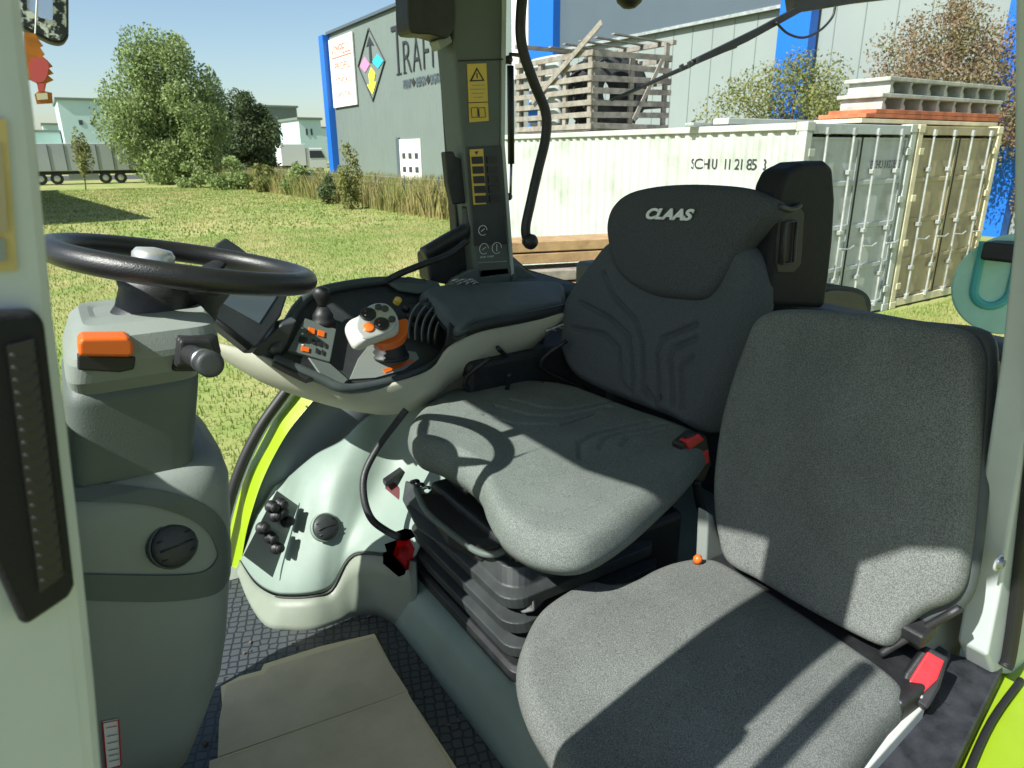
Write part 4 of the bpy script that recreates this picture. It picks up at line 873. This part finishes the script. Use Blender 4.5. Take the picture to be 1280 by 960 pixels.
# cushion
cz = .575
out_px = [(512, 522), (530, 503), (560, 486), (610, 476), (670, 474), (715, 480), (745, 490), (800, 510), (850, 527), (880, 541), (884, 555), (868, 578), (835, 610), (790, 648), (745, 676), (710, 684), (670, 678), (640, 664), (622, 648), (608, 625), (598, 600), (575, 578), (545, 562), (518, 552), (508, 538)]
oc = PS(out_px, Z=cz-.015)
cgpx = [[(607, 514), (645, 527), (700, 527), (745, 512)], [(620, 503), (660, 515), (705, 517), (760, 505)], [(640, 496), (680, 506), (715, 507), (770, 497)],
        [(726, 568), (725, 548), (745, 536), (810, 522)], [(750, 556), (756, 543), (775, 535), (830, 526)], [(778, 552), (786, 540), (845, 531)]]
G_ = [PS(g_, Z=cz) for g_ in cgpx]
def cext(u_, v_, s_): return .010*np.clip((s_-.35)/.5, 0, 1)**2 - .004
cush = pillow('seat_cushion', oc, V(-.05, 0, 1), .085, 'driver_fabric', ds, dome=.012, edge=.045, rings=54, seg=300, grooves=G_, gd=.009, gw=.0065, extra=cext, back=.9)
# backrest
ba = R(13); bn = V(-math.cos(ba), 0, math.sin(ba)); bo_ = V(1.285, DY, .585)
BP = (bo_, bn)
back_px = [(742, 485), (716, 468), (703, 445), (699, 415), (704, 380), (722, 350), (742, 322), (762, 300), (800, 285), (850, 280), (900, 285), (930, 300), (946, 325), (946, 370), (936, 410), (922, 450), (905, 490), (884, 533), (872, 540), (840, 524), (790, 505)]
def c2(lst): return [(680+a/2.595, 190+b_/2.595) for a, b_ in lst]
gpx = [c2(q) for q in ([(205, 395), (225, 460), (300, 545), (325, 620), (332, 770), (365, 818)], [(130, 490), (220, 540), (282, 600), (298, 740), (296, 775)], [(105, 572), (200, 590), (248, 640), (262, 750), (290, 780)],
                       [(385, 800), (372, 650), (390, 605), (500, 560)], [(430, 815), (414, 670), (430, 635), (500, 605)], [(460, 830), (450, 700), (490, 665)], [(340, 770), (375, 812), (388, 795)])]
# bolster swell: sides rise, centre hollow
def bext(u_, v_, s_): return .020*np.clip((s_-.45)/.45, 0, 1)**2 - .012*np.exp(-((v_+.05)/.2)**2)*np.clip(1-s_*1.4, 0, 1)
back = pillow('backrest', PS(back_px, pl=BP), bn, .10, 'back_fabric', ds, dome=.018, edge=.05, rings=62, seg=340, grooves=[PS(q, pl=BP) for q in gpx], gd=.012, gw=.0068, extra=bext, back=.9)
BH = (bo_+bn*.034, bn)
head_px = [(757, 305), (755, 280), (762, 258), (780, 241), (810, 232), (850, 228), (895, 229), (930, 233), (953, 241), (964, 250), (960, 266), (945, 284), (925, 306), (908, 334), (892, 360), (876, 373), (850, 374), (810, 368), (780, 352), (764, 332)]
head = pillow('head_cushion', PS(head_px, pl=BH), bn, .085, 'head_fabric', ds, dome=.022, edge=.028, rings=30, seg=200, back=.93)
# curled rear edge of head cushion
ep = [P(a, b_, pl=(BH[0]-bn*.05, bn)) for a, b_ in ((900, 240), (935, 246), (955, 258), (948, 272))]
text('seat_lettering', 'CLAAS', P(806, 273, pl=(BH[0]+bn*.0235, bn)), (P(872, 275.5, pl=BH)-P(806, 273, pl=BH)), bn.cross(P(872, 275.5, pl=BH)-P(806, 273, pl=BH)), .026, 'white_print', head, ext=.003, sx=1.45, shear=.28, off=.045)
# backrest rear shell
shell_px = [(745, 480), (712, 440), (712, 390), (760, 310), (850, 262), (935, 275), (958, 300), (962, 345), (950, 400), (925, 470), (895, 535)]
pillow('back_shell', PS(shell_px, pl=(bo_-bn*.085, bn)), bn, .05, 'black_plastic', ds, dome=.004, edge=.02, rings=10, seg=100)
# near arm rest folded up
AY = 1.02; 
arm_px = [(958, 383), (962, 345), (970, 300), (972, 255), (975, 232), (984, 213), (1004, 203), (1034, 201), (1043, 209), (1046, 250), (1043, 300), (1038, 345), (1032, 386)]
q = PS(arm_px, Y=AY+.02)
arm = B().prism(q, (0, .075, 0)).done('folded_armrest', 'soft_black', ds, bevel=.016, seg=5, label='black armrest folded upright behind backrest')
B().prism(PS([(976, 262), (1000, 258), (1006, 266), (1002, 330), (992, 342), (972, 342), (970, 330)], Y=AY+.018), (0, .01, 0)).done('armrest_recess', 'rubber_seal', arm, bevel=.004)
B().tube(PS([(982, 278), (996, 276), (992, 328), (978, 330)], Y=AY+.012), .0045, 8, closed=True).done('armrest_grip', 'dark_plastic', arm, True)
B().tube(PS([(974, 258), (990, 262), (1000, 256)], Y=AY+.012), .007, 8, smooth=4).done('armrest_trim', 'dark_plastic', arm, True)
# belt buckle
bk = B().prism(PS([(850, 556), (868, 541), (884, 545), (890, 580), (880, 604), (862, 598), (852, 580)], Y=1.055), (0, .03, 0)).done('belt_buckle', 'black_plastic', ds, bevel=.006)
B().prism(PS([(856, 552), (875, 543), (881, 550), (862, 563)], Y=1.05), (0, .02, 0)).done('buckle_button', 'red_plastic', bk, bevel=.003)
B().prism(PS([(872, 568), (886, 562), (887, 578), (876, 586)], Y=1.052), (0, .02, 0)).done('buckle_button', 'red_plastic', bk, bevel=.003)
B().tube([P(870, 600, Y=1.07), P(874, 625, Y=1.08), P(882, 660, Y=1.1), P(880, 690, Y=1.1)], .012, 8, smooth=4).done('belt_stalk', 'black_plastic', ds, True)
B().prism(PS([(885, 640), (892, 644), (905, 690), (906, 715), (882, 706)], Y=.86), (0, .03, 0)).done('side_cover', 'trim_grey', ds, bevel=.005)
# red switch housing at seat foot
rb = thing('seat_foot_clip', P(492, 690, Y=1.48), 'red plastic clips and black cable at the front foot of the driver seat', 'clip')
B().prism([P(480, 680, Y=1.48), P(497, 674, Y=1.48), P(506, 690, Y=1.48), P(500, 716, Y=1.48), P(488, 706, Y=1.48)], (.03, .0, 0)).done('red_clip', 'red_plastic', rb, bevel=.004)
B().prism([P(494, 664, Y=1.48), P(506, 660, Y=1.48), P(512, 670, Y=1.48), P(499, 676, Y=1.48)], (.02, 0, -.01)).done('red_clip', 'red_plastic', rb, bevel=.003)
B().prism([P(478, 690, Y=1.48), P(500, 715, Y=1.48), P(498, 722, Y=1.48), P(478, 705, Y=1.48)], (.02, 0, 0)).done('clip_base', 'black_plastic', rb, bevel=.003)
B().prism([P(480, 610, Z=.33), P(497, 590, Z=.35), P(508, 610, Z=.33), P(506, 632, Z=.30)], (.03, .02, -.01)).done('dark_red_block', 'dark_red', rb, bevel=.003)
B().prism([P(478, 598, Z=.36), P(500, 583, Z=.37), P(504, 588, Z=.37), P(482, 604, Z=.355)], (.0, .0, -.015)).done('black_block', 'black_plastic', rb, bevel=.003)
hose = [P(508, 512, Y=1.62), P(494, 530, Y=1.62), P(472, 560, Y=1.60), P(456, 592, Y=1.58), P(455, 622, Y=1.55), P(464, 648, Y=1.52), P(482, 663, Y=1.50), P(500, 672, Y=1.46)]
tag(B().tube(hose, .0095, 12, smooth=8).done('control_cable', 'black_plastic', None, True), 'thick black cable curving from under the armrest down to the seat foot', 'cable')
# ================================================================ PASSENGER SEAT
PY = .63
pz = .425
pseat = thing('passenger_seat', (.85, PY, .36), 'flat grey fabric passenger seat with square backrest nearest the camera', 'seat')
pc = [(912, 702), (878, 693), (845, 697), (818, 706), (790, 719), (758, 724), (735, 720), (712, 729), (676, 755), (654, 790), (645, 830), (656, 875), (682, 920), (712, 970), (745, 1030), (800, 1085), (900, 1090), (990, 1050), (1060, 965), (1110, 898), (1134, 868), (1118, 838), (1012, 764)]
def pext(u_, v_, s_): return .006*np.sin(u_*9+1)*np.cos(v_*7)
pillow('seat_cushion', PS(pc, Z=pz-.008), V(0, 0, 1), .075, 'seat_fabric', pseat, dome=.012, edge=.030, rings=40, seg=240, extra=pext, back=.93)
pa_ = R(15); pn = V(-math.cos(pa_), 0, math.sin(pa_)); po_ = V(1.045, PY, .44); PP = (po_, pn)
pb = [(906, 704), (894, 670), (888, 625), (889, 580), (897, 520), (912, 465), (928, 422), (940, 397), (962, 386), (1010, 385), (1080, 391), (1150, 400), (1196, 410), (1214, 425), (1222, 455), (1218, 540), (1211, 620), (1204, 690), (1196, 735), (1178, 755), (1148, 768), (1124, 786), (1112, 804), (1096, 811), (1060, 795), (1000, 762), (945, 728)]
def pbext(u_, v_, s_): return .005*np.sin(u_*8)*np.sin(v_*6+.8)
pillow('backrest', PS(pb, pl=PP), pn, .055, 'seat_fabric', pseat, dome=.012, edge=.022, rings=40, seg=260, extra=pbext, back=.94)
sb = [(930, 700), (905, 640), (905, 560), (935, 440), (955, 395), (1080, 396), (1190, 404), (1222, 409), (1238, 420), (1243, 450), (1238, 540), (1231, 620), (1222, 700), (1212, 745), (1190, 770), (1165, 780), (1100, 800)]
pillow('back_shell', PS(sb, pl=(po_-pn*.045, pn)), pn, .03, 'trim_dark', pseat, dome=.003, edge=.012, rings=10, seg=120)
B().box(1.0, 1.12, .40, .86, .345, .41).done('hinge', 'black_plastic', pseat, bevel=.008)
B().obox(P(1142, 784, X=1.10), V(.022, 0, .006), V(0, .028, 0), V(-.004, 0, .014)).done('hinge', 'black_plastic', pseat, bevel=.006)
B().tube([P(1100, 818, X=1.07), P(1130, 800, X=1.09), P(1200, 760, X=1.12)], .007, 10, smooth=4).done('hinge', 'black_plastic', pseat, True)
B().prism(PS([(1115, 812), (1150, 790), (1190, 815), (1170, 850), (1128, 845)], Z=.37), (0, 0, -.04)).done('hinge_plate', 'dark_plastic', pseat, bevel=.006)
oc_ = P(873, 697, Z=.435); B().lathe(oc_, (0, -.3, 1), [(.008, -.014), (.010, -.004), (.007, .003), (.001, .005)], 16).done('release_knob', 'orange', pseat, True)
# red buckle beside it
bp_ = (P(1155, 840, Z=.42), V(-.55, -.55, .85).normalized())
pbk = thing('belt_buckle', P(1155, 840, Z=.38), 'black belt buckle with a large red button beside the passenger seat', 'buckle')
B().prism(PS([(1158, 806), (1187, 822), (1176, 860), (1160, 888), (1124, 862), (1132, 840)], pl=bp_), -bp_[1]*.03).done('buckle_body', 'black_plastic', pbk, bevel=.005)
B().prism(PS([(1160, 814), (1181, 826), (1172, 850), (1154, 867), (1136, 852), (1146, 836)], pl=(bp_[0]+bp_[1]*.004, bp_[1])), -bp_[1]*.01).done('buckle_button', 'red_plastic', pbk, bevel=.0025)
B().prism(PS([(1132, 854), (1155, 870), (1153, 874), (1130, 858)], pl=(bp_[0]+bp_[1]*.003, bp_[1])), -bp_[1]*.01).done('buckle_edge', 'silver', pbk, bevel=.0015)
# ================================================================ CONTROL ARMREST
ar = thing('control_console', (.7, 1.65, .5), 'grey control armrest with joystick, buttons and padded elbow rest', 'armrest')
CP = plane3(P(438, 484, Y=1.665), P(342, 446, Y=1.73), P(430, 356, Y=1.97)); cn = CP[1]
def cpt(a, b_, lift=0.): return P(a, b_, pl=(CP[0]+cn*lift, cn))
def plate(nm, pts, m, par, lift=0., th=.01, bevel=.003, lab=None): return B().prism([cpt(a, b_, lift) for a, b_ in pts], -cn*th).done(nm, m, par, bevel=bevel, label=lab)
# body: near wall from the rim down
top_px = [(268, 428), (300, 436), (342, 450), (400, 474), (440, 488), (500, 476), (540, 460), (560, 434), (600, 412), (650, 402), (708, 390)]
bot_px = [(262, 436), (292, 456), (335, 480), (395, 501), (445, 513), (492, 517), (535, 504), (568, 474), (610, 458), (660, 437), (690, 410)]
top3 = cr([P(a, b_, Y=y) for (a, b_), y in zip(top_px, (1.80, 1.77, 1.73, 1.685, 1.665, 1.67, 1.69, 1.71, 1.72, 1.72, 1.71))], 4, False)
bot3 = cr([P(a, b_, Y=y) for (a, b_), y in zip(bot_px, (1.81, 1.79, 1.76, 1.72, 1.70, 1.705, 1.72, 1.735, 1.74, 1.735, 1.725))], 4, False)
mid3 = [p.lerp(q, .55)+V(0, -.012, -.0) for p, q in zip(top3, bot3)]
far3 = [V(p.x, p.y+.22, max(p.z-.0, p.z)) for p in bot3]
B().grid([top3, [p.lerp(q, .15)+V(0, -.006, 0) for p, q in zip(top3, mid3)], mid3, bot3, far3]).done('armrest_body', 'trim_beige', ar, True, solid=.006, label='beige lower shell of control armrest')
# dark rim and deck
deck = [(342, 446), (352, 425), (368, 390), (384, 372), (410, 362), (450, 354), (490, 352), (530, 360), (560, 372), (573, 395), (566, 425), (548, 448), (520, 462), (470, 478), (438, 484), (400, 470)]
plate('control_deck', deck, 'dark_plastic', ar, .0, .025, .006)
rim = cr([cpt(a, b_, .006) for a, b_ in [(342, 448), (400, 473), (438, 486), (500, 474), (545, 454), (562, 430), (575, 405)]], 6, False)
B().tube(rim, .0135, 12).done('deck_rim', 'trim_dark', ar, True)
rim = cr([cpt(a, b_, .012) for a, b_ in [(344, 440), (356, 412), (372, 384), (392, 367), (430, 357), (480, 351), (530, 354)]], 6, False)
B().tube(rim, .014, 12).done('deck_rim', 'trim_dark', ar, True)
plate('inner_plate', [(437, 474), (448, 448), (462, 430), (520, 440), (524, 448), (505, 462), (470, 472)], 'trim_grey', ar, .004, .004, .001)
plate('orange_mark', [(478, 462), (515, 449), (518, 452), (482, 466)], 'orange', ar, .006, .002, 0)
# button panel (raised)
bpn = plate('button_panel', [(381, 397), (421, 411), (413, 452), (360, 437)], 'trim_mid', ar, .022, .03, .003)
plate('panel_flank', [(341, 452), (360, 438), (384, 444), (400, 470), (385, 474), (360, 462)], 'black_plastic', ar, .012, .02, .003)
plate('panel_front', [(385, 446), (413, 454), (436, 474), (428, 482), (402, 470)], 'trim_mid', ar, .016, .02, .003)
def btn(a, b_, w_, h_, m): plate('button', [(a-w_, b_-h_-1), (a+w_, b_-h_+1.5), (a+w_-.8, b_+h_+1), (a-w_-.8, b_+h_-1.5)], m, bpn, .026, .004, .001)
for a, b_, w_, h_, m in ((390, 413, 4.2, 3.6, 'orange'), (402, 416.5, 4.2, 3.8, 'orange'), (382, 436, 5, 3.2, 'orange'), (380, 424, 5, 3.4, 'black_plastic'), (393, 427, 2.2, 3, 'black_plastic'), (400, 429, 2.2, 3, 'black_plastic'), (407, 431, 1.6, 3, 'black_plastic'), (397, 438, 2, 3, 'black_plastic'), (404, 440, 1.6, 3, 'black_plastic')): btn(a, b_, w_, h_, m)
for i in range(5): plate('button_frame', [(377+i*.1, 409+i*7), (379.5, 409.5+i*7), (379, 411+i*7), (376.5, 410.5+i*7)], 'white_print', bpn, .0245, .001, 0)
# small gear lever
lb = cpt(404, 402, .01); lt = cpt(405, 366, .045)
lt = lb+V(0, .0, .062)+V(.004, 0, 0)
lv = B().lathe(lb, V(.04, 0, 1), [(.034, -.01), (.032, .004), (.027, .012), (.028, .018), (.022, .028), (.013, .042)], 24).done('lever_boot', 'black_plastic', ar, True)
B().lathe(lb+V(0, 0, .038), V(.06, 0, 1), [(.010, 0), (.012, .014), (.019, .026), (.0235, .040), (.021, .052), (.010, .058), (.001, .059)], 24).done('lever_knob', 'black_plastic', ar, True)
# joystick
jb = cpt(487, 446, .0)
jn = (cn+V(0, -.25, .1)).normalized()
B().lathe(jb, V(.05, -.05, 1), [(.055, 0), (.055, .008), (.046, .010), (.050, .018), (.041, .022), (.045, .030), (.036, .035), (.038, .045), (.026, .052)], 28).done('joystick_boot', 'black_plastic', ar, True)
jc = P(472, 405, Y=1.660); JP = (jc, V(-.18, -.62, .76).normalized()); jn = JP[1]
js = B().tube([jb+V(0, 0, .045), jc-jn*.055+V(.02, 0, -.0)], [.024, .030], 20).done('joystick_skirt', 'orange', ar, True)
B().prism(cr(PS([(468, 414), (505, 398), (510, 405), (508, 418), (495, 428), (474, 430)], pl=(jc-jn*.030, jn)), 4), -jn*.03).done('joystick_skirt', 'orange', ar, bevel=.006)
jh = [(431, 407), (436, 399), (447, 393), (458, 382), (470, 377), (484, 378), (494, 387), (499, 400), (497, 412), (484, 418), (465, 424), (450, 431), (441, 430), (434, 418)]
hd = pillow('joystick_head', PS(jh, pl=(jc, jn)), jn, .034, 'grip_grey', ar, dome=.006, edge=.014, rings=12, seg=90, back=.8)
fc = [(446, 403), (453, 390), (466, 380), (482, 379), (493, 388), (497, 400), (490, 411), (473, 419), (455, 422), (446, 414)]
pillow('joystick_face', PS(fc, pl=(jc+jn*.008, jn)), jn, .006, 'silver', hd, dome=.002, edge=.004, rings=8, seg=70, back=.95)
for a, b_, r, m in ((460, 393, 9, 'black_plastic'), (477, 405, 8.5, 'black_plastic'), (461, 409.5, 6.3, 'orange'), (473, 384, 4, 'dark_plastic'), (481, 386, 4.2, 'dark_plastic'), (490, 399, 4, 'dark_plastic')):
    o = P(a, b_, pl=(jc+jn*.010, jn)); rr = r/FPX*2.02
    bt_ = B().lathe(o, jn, [(rr, 0), (rr, .003), (rr*.8, .0045), (.001, .005)], 22).done('joystick_button', m, hd, True)
    if r > 8:
        for k in range(4): q_ = o+jn*.0045+(V(1, 0, 0)*math.cos(k*1.57+.5)+jn.cross(V(1, 0, 0))*math.sin(k*1.57+.5))*rr*.5; B().lathe(q_, jn, [(.0022, 0), (.0018, .001)], 8).done('button_mark', 'red_plastic' if k % 2 else 'white_print', hd)
# yellow knob, finger lever block
o = cpt(497, 376, .03); B().lathe(o, V(.3, -.5, .8), [(.012, -.01), (.013, .004), (.009, .01), (.001, .011)], 6).done('yellow_knob', 'yellow', ar)
B().obox(cpt(530, 392, .01), V(.055, .0, 0), V(0, .04, .012), cn*.025).done('lever_block', 'black_plastic', ar, bevel=.012)
for i in range(5):
    dx = i*8.2
    q = [cpt(534+dx, 374+i*3, .050-i*.001), cpt(524+dx, 380+i*3, .058), cpt(515+dx, 392+i*3.2, .05), cpt(511+dx, 408+i*3, .034), cpt(511+dx, 424+i*1.5, .01)]
    B().tube(q, .0055, 10, smooth=5).done('finger_lever', 'dark_plastic', ar, True)
    B().tube([p+V(-.003, -.004, .003) for p in q], .0014, 6, smooth=5).done('lever_edge', 'trim_grey', ar, True)
for a, b_ in ((510, 398), (516, 410), (506, 388)): B().lathe(cpt(a, b_, .02), cn, [(.01, 0), (.011, .012), (.007, .018), (.001, .019)], 12).done('small_switch', 'black_plastic', ar, True)
# elbow pad
pad_top = [(524, 364), (545, 355), (600, 351), (655, 350), (700, 352), (708, 360), (706, 372), (700, 380), (650, 388), (600, 397), (574, 408), (560, 400), (545, 382)]
PQ = plane3(P(560, 400, Y=1.730), P(700, 380, Y=1.730), P(620, 350, Y=1.950))
pillow('elbow_pad', PS(pad_top, pl=PQ), PQ[1], .045, 'pad_grey', ar, dome=.006, edge=.03, rings=16, seg=150, back=.97)
s1 = cr([P(a, b_, Y=1.710) for a, b_ in ((562, 402), (574, 411), (600, 402), (650, 392), (706, 380))], 5, False); s2 = cr([P(a, b_, Y=1.712) for a, b_ in ((556, 432), (566, 428), (600, 414), (650, 404), (706, 392))], 5, False)
B().grid([s1, s2]).done('pad_side', 'dark_plastic', ar, True, solid=.008)
plate('rear_lid', [(484, 352), (510, 345), (548, 352), (552, 360), (524, 366), (500, 362)], 'trim_mid', ar, .02, .01, .003)
# dark machinery below the armrest
b = B()
for k in range(16):
    x_ = random.uniform(.98, 1.30); y_ = random.uniform(1.62, 1.80); z_ = random.uniform(.45, .70)
    b.tube([V(x_, y_, z_), V(x_+random.uniform(-.08, .08), y_+.04, z_-.08), V(x_+random.uniform(-.12, .12), y_, z_-.18)], .007, 8, smooth=4)
b.done('cable_bundle', 'black_plastic', ar, True)
B().box(.95, 1.5, 1.70, 1.95, .15, .66).done('armrest_support', 'black_plastic', ar, bevel=.02)
b = B()
for a, b_ in ((690, 411), (682, 414), (697, 408)): c = P(a, b_, Y=1.70); b.tube([c, c+V(.02, -.004, .004), c+V(.04, 0, -.004)], .0035, 8, smooth=3)
b.done('cable_clip', 'silver', ar, True)
# ================================================================ TERMINAL
TP = (P(300, 375, Y=1.76), V(.42, -.62, .66).normalized()); tn = TP[1]
tm = thing('display_terminal', TP[0], 'dark tilted display terminal with a grey screen behind the steering wheel', 'terminal')
def tpx(l, lift=0): return [P(a, b_, pl=(TP[0]+tn*lift, tn)) for a, b_ in l]
B().prism(tpx([(236, 374), (270, 304), (282, 296), (300, 308), (356, 352), (361, 366), (352, 394), (322, 434), (312, 434)]), -tn*.03).done('terminal_case', 'dark_plastic', tm, bevel=.006)
B().prism(tpx([(262, 370), (281, 312), (343, 358), (346, 370), (324, 404)], .0015), -tn*.003).done('terminal_screen', 'screen', tm)
for i in range(3):
    o_l = tpx([(238+i*3, 377+i*1.5), (312+i*1, 437-i*2)], .002+.003*i); B().tube(o_l, .004, 8).done('case_rib', 'black_plastic', tm, True)
B().prism(PS([(306, 430), (330, 425), (352, 405), (372, 400), (356, 440), (342, 452), (318, 444)], Y=1.74), (0, .05, 0)).done('terminal_bracket', 'dark_plastic', tm, bevel=.006)
# ================================================================ SMALL THINGS
# cardboard on the floor
cb = thing('cardboard_sheet', P(400, 880, Z=.01), 'folded brown cardboard sheet lying on the black rubber floor mat', 'cardboard')
up_ = [P(a, b_, Z=.020) for a, b_ in ((281, 866), (283, 856), (300, 850), (330, 842), (336, 834), (400, 815), (466, 796), (510, 864), (272, 946), (274, 900))]
B().prism(up_, (0, 0, -.005)).done('upper_flap', 'cardboard', cb)
lo_ = [P(a, b_, Z=.020) for a, b_ in ((510, 866), (520, 884), (566, 962), (610, 1040), (250, 1060), (262, 951))]
B().prism(lo_, (0, 0, -.005)).done('lower_flap', 'cardboard', cb)
B().prism([P(a, b_, Z=.013) for a, b_ in ((276, 858), (300, 845), (326, 838), (330, 830), (400, 808), (468, 792), (500, 852), (574, 965), (620, 1050), (290, 1050))], (0, 0, -.004)).done('bottom_layer', 'cardboard_edge', cb)
B().tube([P(272, 949, Z=.0205), P(510, 865.5, Z=.0205)], .0012, 5).done('fold_line', 'cardboard_edge', cb)
# passenger-side item behind seat: dark housing
wl = thing('rear_housing', P(1062, 374, Y=1.2), 'black rounded housing between folded armrest and passenger backrest', 'housing')
B().prism(cr(PS([(1030, 360), (1060, 358), (1080, 364), (1089, 376), (1088, 392), (1080, 400), (1030, 398)], Y=1.18), 3), (0, .12, 0)).done('housing_body', 'head_fabric', wl, bevel=.012)
B().prism(cr(PS([(1030, 366), (1060, 364), (1078, 370), (1082, 380), (1080, 392), (1030, 392)], Y=1.175), 3), (0, .004, 0)).done('housing_face', 'dark_plastic', wl)
# green speed disc on rear window
dc = P(1262, 356, X=1.60); dcn = V(-.80, -.60, .0).normalized(); rr = 63/FPX*(dc-CAM).dot(FW)
dsk = thing('green_disc', dc, 'round translucent green disc with a dark letter beside the rear pillar', 'disc')
B().lathe(dc, dcn, [(rr, 0), (rr, .004), (rr-.003, .006), (.001, .006)], 72, cap=True).done('disc_plate', 'disc_green', dsk)
du = dcn.cross(V(0, 0, 1)).normalized()*-1
lo3 = dc+dcn*.0075
U_ = [lo3+du*a+V(0, 0, 1)*b_ for a, b_ in [(-.062, .085), (-.062, -.01)]+[(-.03+.032*math.cos(t_)*-1*-1, -.01+.034*math.sin(t_)) for t_ in [math.pi+k*math.pi/10 for k in range(11)]]+[(.002, .085)]]
B().tube(U_, .0085, 8, flat=1).done('disc_letter', 'disc_letter', dsk)
B().obox(lo3+du*.038+V(0, 0, -.04), du*.011, V(0, 0, .012), dcn*.002).done('disc_letter', 'disc_letter', dsk)
B().obox(P(1256, 314, X=1.56), V(0, .03, 0), V(.03, 0, 0), V(0, 0, .018)).done('window_hinge', 'black_plastic', cab, bevel=.006)
B().prism(PS([(1240, 445), (1252, 452), (1250, 500), (1238, 500)], Y=.55), (0, .03, 0)).done('belt_guide', 'dark_plastic', cab, bevel=.004)
# wiper outside the rear right
wi = thing('window_wiper', P(960, 25, Y=2.3), 'long black wiper arm with wire crossing the upper window', 'wiper')
YWi = 2.32
B().prism(PS([(990, -30), (1140, -30), (1136, -4), (1075, 3), (1010, 14), (996, 14)], Y=YWi), (0, .06, 0)).done('wiper_motor', 'black_plastic', wi, bevel=.008)
B().prism(PS([(998, 8), (1002, 15), (935, 52), (905, 66), (872, 80), (868, 74), (905, 56), (950, 34)], Y=YWi), (0, .02, 0)).done('wiper_arm', 'black_plastic', wi, bevel=.002)
B().tube(PS([(920, 58), (880, 72), (862, 82), (830, 96), (790, 114), (764, 125)], Y=YWi+.015), [.008, .010, .006], 8).done('wiper_blade', 'black_plastic', wi, True)
b = B()
for a, b_ in ((872, 76), (862, 80), (852, 84)): c = P(a, b_, Y=YWi+.0); b.obox(c, V(.008, 0, .004), V(0, .006, 0), V(-.003, 0, .010))
b.done('blade_clip', 'dark_plastic', wi)
B().tube(PS([(970, 28), (985, 42), (1005, 47), (1025, 38), (1040, 22), (1044, 8)], Y=YWi-.01), .006, 8, smooth=6).done('washer_hose', 'black_plastic', wi, True)
# round black lamp bottom edge at top
lm = thing('interior_lamp', P(788, 5, Y=1.9), 'black round knob hanging from the roof at the top edge', 'knob')
B().lathe(P(788, -30, Y=1.9), (0, 0, -1), [(.02, -.12), (.02, 0), (.042, .02), (.046, .05), (.040, .075), (.020, .092), (.001, .095)], 28).done('knob_body', 'black_plastic', lm, True)
# front mirror and air freshener
mr_ = thing('exterior_mirror', P(60, 10, Y=1.2), 'black framed mirror with speckled border at the top left corner', 'mirror')
MYp = 1.25
mo = PS([(10, -60), (82, -60), (86, 0), (86, 44), (80, 54), (66, 54), (30, 36), (10, 20)], Y=MYp)
B().prism(mo, (0, .04, 0)).done('mirror_case', 'black_plastic', mr_, bevel=.008)
mat('mirror_pattern', (.02, .025, .02), .3, col2=(.70, .74, .68), vscale=75, detail=6, lo=.47, hi=.54)  # dark and pale speckle colours for the dotted border
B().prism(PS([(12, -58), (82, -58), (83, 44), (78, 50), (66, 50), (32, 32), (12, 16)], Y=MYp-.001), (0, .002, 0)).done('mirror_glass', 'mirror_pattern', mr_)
B().prism(PS([(30, -58), (66, -58), (66, 26), (50, 22), (34, 10)], Y=MYp-.0018), (0, .002, 0)).done('mirror_glass', 'mirror_glass', mr_)
af = thing('air_freshener', P(48, 90, Y=1.15), 'orange and red tree shaped air freshener hanging below the mirror', 'air freshener')
FY = 1.15
tr_px = [(30, 40), (44, 42), (50, 52), (54, 57), (50, 59), (56, 68), (53, 70), (60, 76), (66, 83), (61, 85), (67, 92), (60, 94), (67, 100), (58, 104), (56, 114), (65, 116), (66, 129), (46, 130), (43, 118), (48, 114), (46, 104), (38, 100), (30, 100)]
B().prism(PS(tr_px, Y=FY), (0, .004, 0)).done('freshener_card', 'freshener_orange', af)
B().prism(cr(PS([(38, 76), (50, 72), (60, 78), (60, 90), (54, 102), (40, 100)], Y=FY-.0012), 3), (0, .001, 0)).done('freshener_print', 'freshener_red', af)
B().prism(PS([(48, 104), (56, 104), (55, 114), (48, 114)], Y=FY-.0012), (0, .001, 0)).done('freshener_print', 'freshener_red', af)
B().prism(PS([(45, 117), (59, 116), (60, 124), (47, 125)], Y=FY-.0012), (0, .001, 0)).done('freshener_print', 'pale_label', af)
B().tube([P(44, 42, Y=FY), P(46, 0, Y=FY), P(48, -60, Y=FY+.03)], .0008, 5).done('freshener_string', 'white_print', af)

# crumbs of soil and straw on the mat
b = B(); q_ = random.Random(3)
for k in range(150):
    x = q_.uniform(-.05, .60); y = q_.uniform(.95, 1.75); r_ = q_.uniform(.0012, .0035); a_ = q_.uniform(0, 3.1)
    b.obox((x, y, .0115), V(math.cos(a_), math.sin(a_), 0)*r_*q_.uniform(1, 2.2), V(-math.sin(a_), math.cos(a_), 0)*r_, V(0, 0, r_*.6))
tag(b.done('soil_crumbs', 'bark', None), 'loose crumbs of dry soil scattered over the black floor mat', 'dirt', kind='stuff')
